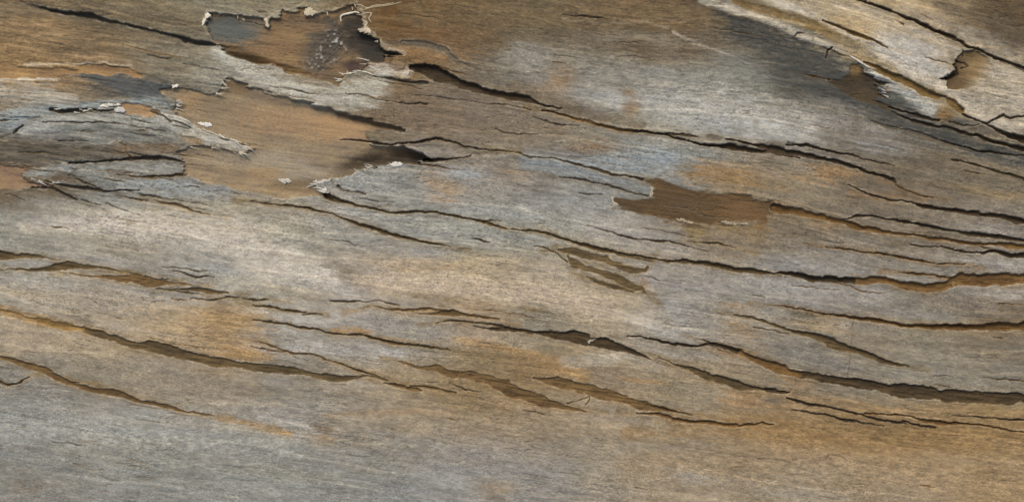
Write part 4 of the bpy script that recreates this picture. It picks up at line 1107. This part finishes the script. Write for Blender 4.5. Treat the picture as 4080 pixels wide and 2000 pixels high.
def sliver(x, y, ln, wd, ang, lift, rgb, owner):
    """a torn splinter: a thin tapering strip, rooted at (x, y), its free end lifting off"""
    n = 7
    ca, sa = math.cos(ang), math.sin(ang)
    z0 = surf_z(x, y) - 1.2
    bend = rngs.normal(0, 0.10)
    verts, faces = [], []
    for i in range(n + 1):
        t = i / n
        w = wd * (1 - t) ** 0.7 * (0.8 + 0.4 * rngs.random()) * 0.5 + 0.3
        off = bend * ln * t * t
        cx_, cy_ = x + ca * ln * t - sa * off, y + sa * ln * t + ca * off
        zz = z0 + lift * t ** 1.5
        for sx, dz in ((-1, 0), (-0.4, 1.6), (0.5, 1.4), (1, 0)):
            verts.append(((cx_ - sa * w * sx - CX) * U, -(cy_ + ca * w * sx - CY) * U, (zz + dz) * U))
    for i in range(n):
        for k_ in range(4):
            faces.append((i * 4 + k_, i * 4 + (k_ + 1) % 4, i * 4 + 4 + (k_ + 1) % 4, i * 4 + 4 + k_))
    faces.append((3, 2, 1, 0)); faces.append(tuple(n * 4 + k_ for k_ in range(4)))
    me = bpy.data.meshes.new('splinter'); me.from_pydata(verts, [], faces)
    a = me.attributes.new('tint', 'FLOAT_COLOR', 'POINT')
    a.data.foreach_set('color', np.tile(np.append(lin(rgb) * np.array([0.805, 0.805, 0.785]), 1).astype(np.float32), len(verts)))
    g = me.attributes.new('grain', 'FLOAT_VECTOR', 'POINT')
    g.data.foreach_set('vector', (np.array(verts) / U / 100).astype(np.float32).ravel())
    me.materials.append(M_BLEACH); me.update()
    add_part('splinter', me, None, owner)
def fray(pts, n, ln, wd, ang, rgb, owner='orange tan inner'):
    owner = part_with(owner)
    P_ = np.array(pts, float)
    seg = np.hypot(*(P_[1:] - P_[:-1]).T); cum = np.concatenate([[0], np.cumsum(seg)])
    for q in np.sort(rngs.random(n)) * cum[-1]:
        i = min(np.searchsorted(cum, q, 'right') - 1, len(seg) - 1)
        p = P_[i] + (P_[i + 1] - P_[i]) * (q - cum[i]) / seg[i] + rngs.normal(0, 3, 2)
        v = rngs.normal(0, 12)
        sliver(p[0], p[1], ln * (0.5 + rngs.random()), wd * (0.5 + rngs.random()), ang + rngs.normal(0, 0.22), 3 + 6 * rngs.random(), tuple(c + v for c in rgb), owner)
def lifted(pts, dz):
    return [(x, y, surf_z(x, y) + dz) for x, y in pts]
fibre(lifted([(1358,86),(1356,70),(1362,60),(1380,55),(1400,51),(1418,49),(1432,54)], 2), 4.5, (206,196,176), 'pale peeled fibre curling over the charred hollow')
fibre(lifted([(1420,20),(1440,22),(1452,30),(1470,32),(1490,24),(1530,20),(1570,12)], 0), 2.6, (164,150,122))
fibre(lifted([(1425,44),(1450,40),(1468,34),(1500,28),(1560,20),(1600,8)], 0), 2.6, (160,144,116))
fibre(lifted([(1440,60),(1462,52),(1480,56),(1470,75),(1480,90)], 0), 3, (166,152,128))
fibre(lifted([(1446,84),(1462,92),(1456,108),(1472,116)], 0), 4, (184,170,146))
fibre(lifted([(1418,231),(1440,234),(1460,240),(1472,243)], 1), 2.6, (178,172,160))
fibre(lifted([(1440,286),(1462,290),(1490,302)], 1), 3.0, (196,188,172))
fibre(lifted([(3386,224),(3412,240),(3440,258),(3462,272)], 1), 3.6, (196,192,182), None, 'bluish white fibrous')

fray([(640,372),(665,385),(700,395),(709,410),(700,430),(680,442)], 9, 26, 6, 0.15, (168,164,152))
fray([(690,452),(776,499),(842,532),(942,560),(1000,590)], 9, 34, 6, 0.35, (176,170,156))
fray([(975,616),(820,584),(745,580)], 7, 30, 5, 0.25, (172,164,146))
fray([(860,370),(884,352),(888,327),(909,310)], 6, 24, 6, 0.2, (172,166,150))
fray([(1349,346),(1360,321),(1382,288),(1410,291),(1460,280),(1463,249)], 9, 24, 6, 3.2, (184,178,164), 'charred middle')
fray([(1516,180),(1477,136),(1443,127),(1449,103),(1438,55)], 5, 16, 7, 2.9, (160,148,124), 'charred middle')
fray([(1416,22),(1333,42),(1255,61),(1213,44),(1161,50),(1119,61),(1050,78),(942,66)], 5, 14, 7, 1.2, (158,146,122), 'charred middle')
fray([(1244,722),(1277,750),(1310,775)], 6, 26, 7, 3.3, (180,176,166))
fray([(1400,700),(1499,662),(1610,654)], 6, 22, 6, 3.6, (184,180,170))
fray([(2443,822),(2443,783)], 4, 18, 6, 0.2, (176,168,150), 'dark brown scar')
fray([(3510,318),(3545,336),(3530,364),(3544,392)], 5, 24, 6, 3.5, (158,156,148), 'bluish white fibrous')
fray([(150,440),(300,446),(400,430),(480,420)], 9, 30, 5, 0.1, (182,178,166), 'smooth blue grey plate')
fray([(100,700),(190,736),(260,716)], 6, 30, 6, 0.3, (160,158,150), 'pale grey flake')
print('parts', len(scene.objects), 'quads', len(QUADS))
